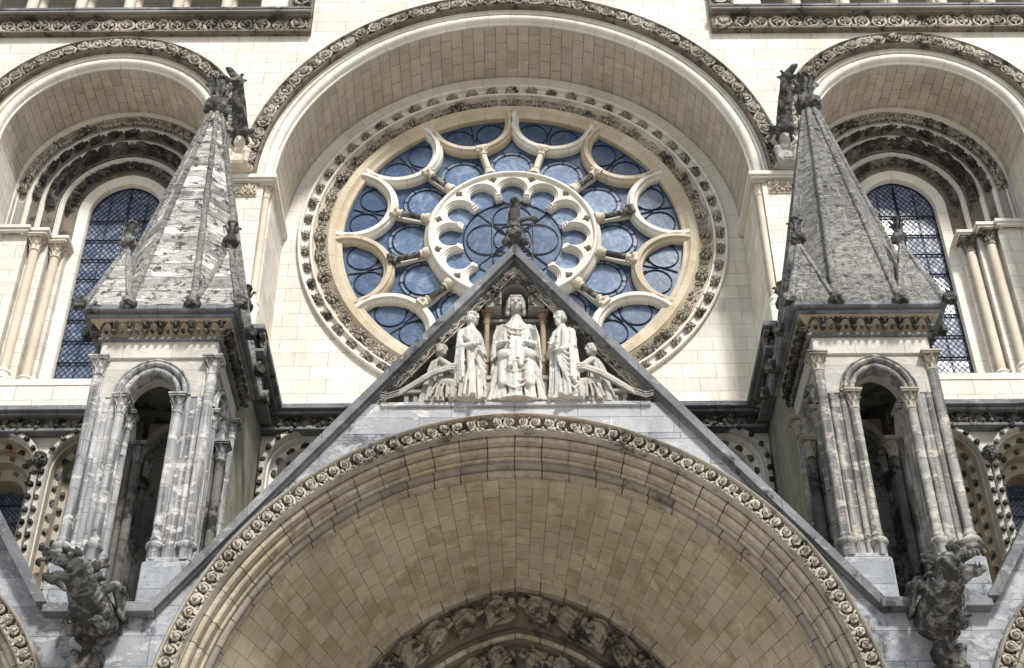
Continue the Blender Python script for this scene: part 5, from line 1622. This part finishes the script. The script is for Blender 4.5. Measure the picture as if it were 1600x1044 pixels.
P += head_vf((0, -.05, 2.42), .175, 0, .12, False, False, True)
V_ = statue('statue', 'large seated veiled statue with a worn child on its lap', 'statue', P, (0.02, 21.22, 14.8), M['statue'], .0105, 0, .003)
m = MB()
m.box(-.46, .50, 21.28, 21.54, 14.805, 15.9, .02)
for s in (-1, 1):
    m.box(.02 + s * .50 - .08, .02 + s * .50 + .08, 21.06, 21.54, 15.42, 15.52, .015); m.box(.02 + s * .50 - .05, .02 + s * .50 + .05, 21.10, 21.54, 14.805, 15.419, .01)
m.build('throne', M['statue_grey'], V_)


def standing(seed, beard, arm):
    P = [robe([(0.02, 0, 0, .26, .19, 1.0), (.35, .01, 0, .235, .18, 1.0), (.8, 0, .01, .22, .17, .9), (1.15, -.01, .01, .215, .16, .7), (1.5, 0, .02, .24, .15, .6), (1.70, 0, .02, .20, .13, .3), (1.80, 0, .01, .085, .085, .1), (1.92, 0, 0, .07, .07, .1)], 9, .14, seed, 100, .6)]
    P += head_vf((0.0, -.03, 2.02), .145, arm * -.35, .1, beard, True)
    P += [caps((-.21, .02, 1.62), (-.27, -.02, 1.2), .075, .075), caps((-.27, -.02, 1.2), (-.10, -.24, 1.22), .08, .055), caps((.21, .02, 1.62), (.26, -.03, 1.22), .075, .075), caps((.26, -.03, 1.22), (.1, -.24, 1.08), .08, .055)]
    P += hand_vf((-.09, -.25, 1.23), (.8, -.3, .2), .07) + hand_vf((.09, -.25, 1.08), (-.8, -.3, .1), .07)
    # mantle: diagonal folds over the body and cloth hanging from the forearm
    for k in range(6):
        P.append(tube_vf([(-.26 + .03 * k, -.10, 1.5 - .04 * k), (-.02 + .02 * k, -.225, 1.2 - .09 * k), (.22, -.17, .98 - .13 * k), (.28, -.05, .9 - .14 * k)], [.018, .032, .03, .02], 7))
    for k in range(4):
        P.append(tube_vf([(arm * (.26 + .02 * k), -.14 + .04 * k, 1.14), (arm * (.29 + .015 * k), -.15 + .045 * k, .8), (arm * (.27 + .02 * k), -.15 + .045 * k, .42 - .05 * k)], [.03, .045, .035], 7))
    for k in range(6):
        x = -.22 + .09 * k
        P.append(tube_vf([(x * .7, -.19, .75), (x * .9, -.20 + abs(x) * .2, .4), (x * 1.1, -.235 + abs(x) * .3, .03)], [.012, .028, .035], 7))
    P += [ell_vf((0, 0, .02), (.34, .26, .05), 14, 6), caps((-.1, -.2, .05), (-.12, -.3, .04), .06, .05), caps((.1, -.2, .05), (.12, -.3, .04), .06, .05)]
    return P


statue('statue', 'standing robed statue facing right, just left of the seated figure', 'statue', standing(21, False, -1), (-.80, 20.96, 14.8), M['statue'], .011, .6, .003, .95)
statue('statue', 'standing long-haired robed statue facing left, just right of the seated figure', 'statue', standing(34, True, 1), (.85, 20.96, 14.8), M['statue'], .011, -.6, .003, .95)


def kneeling(seed):
    """kneels facing +x, both arms held out, a long wing sweeping down behind"""
    P = [robe([(.0, -.02, 0, .25, .18, 1.0), (.25, -.02, 0, .20, .16, .9), (.5, .0, 0, .165, .14, .7), (.75, .03, 0, .16, .13, .6), (.95, .05, 0, .14, .11, .3), (1.03, .06, 0, .06, .06, .1), (1.12, .07, 0, .055, .055, .1)], 8, .12, seed, 80)]
    P += [rot_vf(p, Matrix.Translation((.09, -.04, 1.20)) @ Matrix.Rotation(1.0, 4, 'Z')) for p in head_vf((0, 0, 0), .125, 0, .05, False, True)]
    P += [caps((.1, -.14, .9), (.28, -.2, .72), .065, .06), caps((.28, -.2, .72), (.50, -.2, .84), .055, .045), caps((.1, .1, .9), (.32, .02, .8), .065, .06), caps((.32, .02, .8), (.52, -.06, .88), .055, .045)]
    P += hand_vf((.51, -.2, .85), (.9, 0, .2), .06) + hand_vf((.53, -.06, .89), (.9, 0, .2), .06)
    P += [caps((.12, -.1, .42), (.34, -.16, .36), .12, .1), caps((.34, -.16, .36), (.30, -.16, .04), .1, .07)]
    for k in range(5):
        P.append(tube_vf([(.28 - .06 * k, -.20, .44 - .02 * k), (.29 - .08 * k, -.22, .22), (.31 - .10 * k, -.23, .03)], [.012, .024, .026], 7))
    # wing
    pts = [(.42, -.24, .66), (.22, -.26, .63), (-.05, -.25, .52), (-.33, -.22, .33), (-.60, -.2, .14), (-.82, -.2, .055), (-.95, -.2, .10)]
    P.append(tube_vf(pts, [.04, .07, .08, .075, .06, .04, .02], 10, True, .5))
    for k in range(3):
        P.append(tube_vf([(p[0], p[1] - .05, p[2] + .05 - .05 * k) for p in pts], [.012, .016, .016, .014, .012, .012, .008], 6))
    P.append(ell_vf((.34, -.22, .64), (.12, .05, .09), 12, 8))
    return P


KL = kneeling(5)
statue('statue', 'kneeling winged statue reaching right in the left corner of the niche', 'statue', KL, (-1.42, 21.0, 14.8), M['statue_grey'], .011, 0, .004)
KR = [(v * np.array([-1, 1, 1]), [tuple(reversed(f)) for f in F]) for v, F in kneeling(8)]
statue('statue', 'kneeling winged statue reaching left in the right corner of the niche', 'statue', KR, (1.46, 21.0, 14.8), M['statue_grey'], .011, 0, .004)
for s, lab in ((1, 'small stone altar block behind the right kneeling statue'), (-1, 'small stone altar block behind the left kneeling statue')):
    t = thing('stone_altar', lab, 'altar', (s * 1.78, 21.25, 14.8))
    m = MB(); x = s * 1.78
    m.box(x - .22, x + .22, 21.1, 21.5, 14.801, 14.87, .015); m.box(x - .24, x + .24, 21.08, 21.52, 15.15, 15.24, .02)
    for (a, b) in ((-.2, -.12), (-.04, .04), (.12, .2)): m.box(x + a, x + b, 21.13, 21.2, 14.87, 15.15, .008)
    m.box(x - .2, x + .2, 21.2, 21.48, 14.87, 15.15)
    m.build('altar_block', M['statue_grey'], t)

# figure on the gable apex
P = [ell_vf((0, 0, .25), (.2, .2, .19), 14, 10)] + [ell_vf((.19 * math.cos(a), .19 * math.sin(a), .22 + .08 * math.sin(3 * a)), .08, 8, 6) for a in np.arange(10) * .628]
P += [ell_vf((.15 * math.cos(a), .15 * math.sin(a), .40), .06, 8, 6) for a in np.arange(8) * .785]
P += [caps((0, 0, -.1), (0, 0, .2), .13, .1), caps((0, 0, .45), (-.01, 0, .9), .085, .12), caps((-.01, 0, .9), (0, -.02, 1.16), .115, .1), ell_vf((0, -.04, 1.23), (.1, .12, .11), 12, 8), caps((0, -.14, 1.22), (0, -.22, 1.15), .045, .03),
      caps((.06, 0, .72), (.22, -.02, .80), .05, .04), caps((.22, -.02, .80), (.36, -.02, .80), .04, .05), ell_vf((.38, -.02, .78), (.06, .06, .09), 8, 6), caps((-.07, 0, .95), (-.12, .02, .6), .06, .05)]
for k in range(5): P.append(caps((-.08 + .04 * k, -.1, .55), (-.09 + .045 * k, -.11, .95), .018, .018, 6))
statue('statue', 'weathered finial figure standing on a leafy ball on the gable apex', 'statue', P, (0.02, 20.85, 18.30), M['gargoyle'], .018, 0, .012, 1.0, 1, 9)


def gargoyle_big(seed):
    """thick-necked winged beast thrust forwards (-y) from the wall, jaws wide open towards +x"""
    r = random.Random(seed)
    P = [caps((0, .25, -.06), (0, -.35, .0), .33, .37, 16), caps((0, -.35, .0), (.0, -.85, .20), .37, .28, 16), caps((0, -.85, .20), (.02, -1.12, .36), .27, .22, 16),
         ell_vf((.03, -1.18, .42), (.24, .26, .24), 16, 12)]
    d = np.array((.82, -.50, 0.)); o_ = np.array((.08, -1.24, 0.))
    q = lambda f, z, lat=0: tuple(o_ + d * f + np.array((.5, .82, 0)) * lat + np.array((0, 0, z)))
    # upper jaw, lifted snout and nostrils; lower jaw dropped
    P += [caps(q(.05, .52), q(.42, .60), .15, .11, 12), caps(q(.42, .60), q(.52, .62), .11, .085, 10), ell_vf(q(.54, .68, .05), .05, 8, 6), ell_vf(q(.54, .68, -.06), .05, 8, 6), caps(q(.5, .56), q(.56, .5), .06, .04, 8)]
    P += [caps(q(.0, .28), q(.36, .17), .14, .09, 12), caps(q(.36, .17), q(.46, .20), .085, .07, 10), caps(q(.05, .33), q(.36, .27), .07, .045, 8), caps(q(.2, .12), q(.1, .02), .07, .04, 8)]
    for k in range(5):
        P += [caps(q(.18 + .075 * k, .50, -.10), q(.19 + .075 * k, .42, -.10), .024, .010, 6), caps(q(.16 + .07 * k, .24, -.08), q(.17 + .07 * k, .32, -.08), .022, .010, 6)]
    # brow, eye, cheek folds, ears
    P += [caps(q(.02, .66, -.16), q(.26, .70, -.14), .06, .045, 8), ell_vf(q(.14, .60, -.17), .055, 10, 8), caps(q(.02, .66, .14), q(.26, .70, .12), .06, .045, 8),
          caps(q(-.05, .5, -.2), q(.12, .36, -.17), .05, .04, 8), caps(q(-.12, .42, -.22), q(.04, .22, -.18), .05, .04, 8), caps(q(-.02, .74), q(.05, .84), .07, .03), caps(q(.12, .72), q(.2, .80), .05, .02)]
    for e in (-1, 1):
        P += [caps((e * .17, -1.06, .60), (e * .30, -.88, .78), .07, .035), caps((e * .19, -1.04, .56), (e * .33, -.88, .66), .06, .03)]
        # wings: a shoulder arc and ranks of long feathers along the flank
        P.append(tube_vf([(e * .26, -.75, .22), (e * .36, -.60, .40), (e * .42, -.32, .48), (e * .40, -.05, .40)], [.06, .075, .07, .05], 8))
        for k in range(6):
            P.append(caps((e * (.38), -.58 + .09 * k, .40 - .01 * k), (e * (.45 - .012 * k), -.34 + .10 * k, -.02 + .02 * k), .052, .04, 8))
        P += [caps((e * .22, -.30, -.20), (e * .29, -.55, -.36), .13, .10), caps((e * .29, -.55, -.36), (e * .25, -.74, -.28), .09, .08)]
        for k in (-1, 0, 1): P.append(caps((e * .25 + .06 * k, -.76, -.30), (e * .25 + .08 * k, -.88, -.36), .04, .022, 6))
    for k in range(7):      # rolls of skin round the neck and chest
        f = k / 6; rr = .37 - .10 * f
        P.append(tube_vf([((rr + .005) * math.cos(a), -.42 - .62 * f + .03 * math.sin(5 * a + k), .03 + .26 * f + (rr + .005) * math.sin(a)) for a in np.linspace(-3.0, -.15, 16)], [.012] + [.034] * 14 + [.012], 7))
    for k in range(18):     # mane tufts
        a = r.uniform(.3, 2.9); f = r.random(); rr = .33 - .08 * f
        c = np.array((rr * math.cos(a), -.5 - .5 * f, .06 + .26 * f + rr * math.sin(a)))
        P.append(caps(c, c + np.array((.06 * math.cos(a), .13, .05)), .055, .02, 6))
    return P


def crouching(seed):
    """small crouched bearer under a gargoyle"""
    P = [caps((0, .1, .35), (0, -.14, .62), .17, .18), ell_vf((0, -.27, .80), (.13, .14, .15), 14, 10), caps((-.14, -.1, .68), (-.30, -.2, .82), .07, .06), caps((-.30, -.2, .82), (-.22, -.22, .99), .055, .05),
         caps((.14, -.1, .68), (.30, -.2, .82), .07, .06), caps((.30, -.2, .82), (.22, -.22, .99), .055, .05), caps((-.1, 0, .34), (-.24, -.3, .44), .12, .1), caps((-.24, -.3, .44), (-.2, -.26, .08), .09, .07),
         caps((.1, 0, .34), (.24, -.3, .44), .12, .1), caps((.24, -.3, .44), (.2, -.26, .08), .09, .07), caps((-.2, -.26, .06), (-.24, -.40, .04), .06, .05), caps((.2, -.26, .06), (.24, -.40, .04), .06, .05), ell_vf((0, -.02, .04), (.36, .34, .07), 14, 6), ell_vf((0, .2, .45), (.24, .12, .42), 12, 9), ell_vf((0, -.14, .26), (.24, .16, .24), 12, 9)]
    P += [rot_vf(p, Matrix.Translation((0, -.29, .81)) @ Matrix.Rotation(.3, 4, 'X')) for p in head_vf((0, 0, 0), .155, .2, 0, False, True)]
    for k in range(6):
        P.append(caps((-.2 + .08 * k, -.2, .5), (-.24 + .1 * k, -.30, .14), .022, .03, 6))
    return P


for s, side in ((-1, 'left'), (1, 'right')):
    P = gargoyle_big(3 + s)
    if s < 0: P = [(v * np.array([-1, 1, 1]), [tuple(reversed(f)) for f in F]) for v, F in P]
    statue('gargoyle', 'big open-jawed gargoyle below the %s pinnacle, turned to the %s' % (side, side), 'gargoyle', P, (s * 6.52, 20.85, 10.55), M['gargoyle'], .016, (.05 if s > 0 else -.14), .012, .9, 1, 13)
    P = crouching(1)
    statue('statue', 'dark crouching bearer figure under the lower %s gargoyle' % side, 'statue', P, (s * 6.55, 20.85, 9.62), M['carved_dark'], .02, s * .3, .012, .82, 1, 9)
    # slender gargoyles at the springing of the great arch
    P = [caps((0, .2, -.1), (0, -.35, .25), .24, .24, 14), caps((0, -.35, .25), (0, -.95, .78), .22, .17, 14), caps((0, -.95, .78), (.02, -1.2, 1.06), .16, .15, 12), ell_vf((.02, -1.24, 1.14), (.15, .18, .16), 12, 9),
         caps((.06, -1.28, 1.20), (.22, -1.42, 1.36), .12, .085, 10), caps((.22, -1.42, 1.36), (.26, -1.46, 1.36), .08, .06, 10), caps((.05, -1.30, 1.08), (.24, -1.42, 1.02), .085, .055, 10)]
    for e in (-1, 1):
        P += [caps((e * .1, -1.18, 1.24), (e * .15, -1.08, 1.36), .05, .025), caps((e * .2, -.3, .3), (e * .26, .0, .75), .07, .05), caps((e * .22, -.2, .2), (e * .28, .08, .6), .07, .05), ell_vf((e * .1, -1.38, 1.24), .045, 8, 6), caps((e * .16, -.5, .2), (e * .2, -.62, .0), .08, .06)]
    for k in range(6): P.append(tube_vf([(.19 * math.cos(a), -.45 - .1 * k, .3 + .1 * k + .17 * math.sin(a)) for a in np.linspace(-2.8, -.3, 9)], .018, 6))
    if s < 0: P = [(v * np.array([-1, 1, 1]), [tuple(reversed(f)) for f in F]) for v, F in P]
    statue('gargoyle', 'slender mossy gargoyle beside the %s springing of the great arch' % side, 'gargoyle', P, (s * 6.86, 26.25, 26.5), M['gargoyle'], .02, 0, .012, 1.0, 1, 9)
    statue('statue', 'pale crouching bearer under the upper %s gargoyle, on the impost' % side, 'statue', crouching(2), (s * 6.84, 26.2, 25.62), M['shaft'] if s < 0 else M['statue_grey'], .02, 0, .01, .98, 1, 9)

# ================================================================== camera
cam_d = bpy.data.cameras.new('camera'); cam = bpy.data.objects.new('camera', cam_d); COL.objects.link(cam)
th, yw, rl = math.radians(38), math.radians(.12), math.radians(-.44)
c_, s_ = math.cos(th), math.sin(th)
fw = np.array([math.sin(yw) * c_, math.cos(yw) * c_, s_]); r0 = np.array([math.cos(yw), -math.sin(yw), 0]); u0 = np.cross(r0, fw)
Rv = math.cos(rl) * r0 + math.sin(rl) * u0; Uv = -math.sin(rl) * r0 + math.cos(rl) * u0
Mc = Matrix.Identity(4)
for i in range(3):
    Mc[i][0], Mc[i][1], Mc[i][2] = Rv[i], Uv[i], -fw[i]
Mc[0][3] = -.1
cam.matrix_world = Mc
cam_d.sensor_width = 36; cam_d.lens = 2285 / 1600 * 36; cam_d.clip_start = .1; cam_d.clip_end = 1000
scene.camera = cam

# ================================================================== daylight under broken cloud
SUN_EL, SUN_AZ = 48.0, 22.0         # from behind the viewer, a little to the right
sd = bpy.data.lights.new('sun', 'SUN'); sun = bpy.data.objects.new('sun', sd); COL.objects.link(sun)
sd.energy = 3.0; sd.angle = math.radians(8); sd.color = (1.0, .975, .94)
el, az = math.radians(SUN_EL), math.radians(SUN_AZ)
to_sun = Vector((math.sin(az) * math.cos(el), -math.cos(az) * math.cos(el), math.sin(el)))
sun.rotation_euler = to_sun.to_track_quat('Z', 'Y').to_euler()
wd = bpy.data.worlds.new('World'); scene.world = wd; wd.use_nodes = True
nt = wd.node_tree; nt.nodes.clear(); g = G(nt)
out = g.n('ShaderNodeOutputWorld'); bg = g.n('ShaderNodeBackground'); g.l(bg.outputs[0], out.inputs[0])
sky = g.n('ShaderNodeTexSky'); sky.sky_type = 'NISHITA'; sky.sun_disc = False; sky.sun_elevation = el
sky.sun_rotation = math.pi - az
sky.dust_density = 1.5
tc = g.n('ShaderNodeTexCoord').outputs['Generated']
cl = g.ramp(g.noise(tc, 2.6, 7, .62, .4), .44, .60)
g.l(g.mix(g.math('MULTIPLY', cl, .9), sky.outputs[0], (8.0, 8.0, 8.2)), bg.inputs['Color'])
bg.inputs['Strength'].default_value = .08
scene.view_settings.view_transform = 'Standard'; scene.view_settings.look = 'None'
scene.view_settings.exposure = 0.9; scene.view_settings.gamma = 1.0
scene.render.engine = 'CYCLES'
scene.cycles.max_bounces = 6; scene.cycles.diffuse_bounces = 4
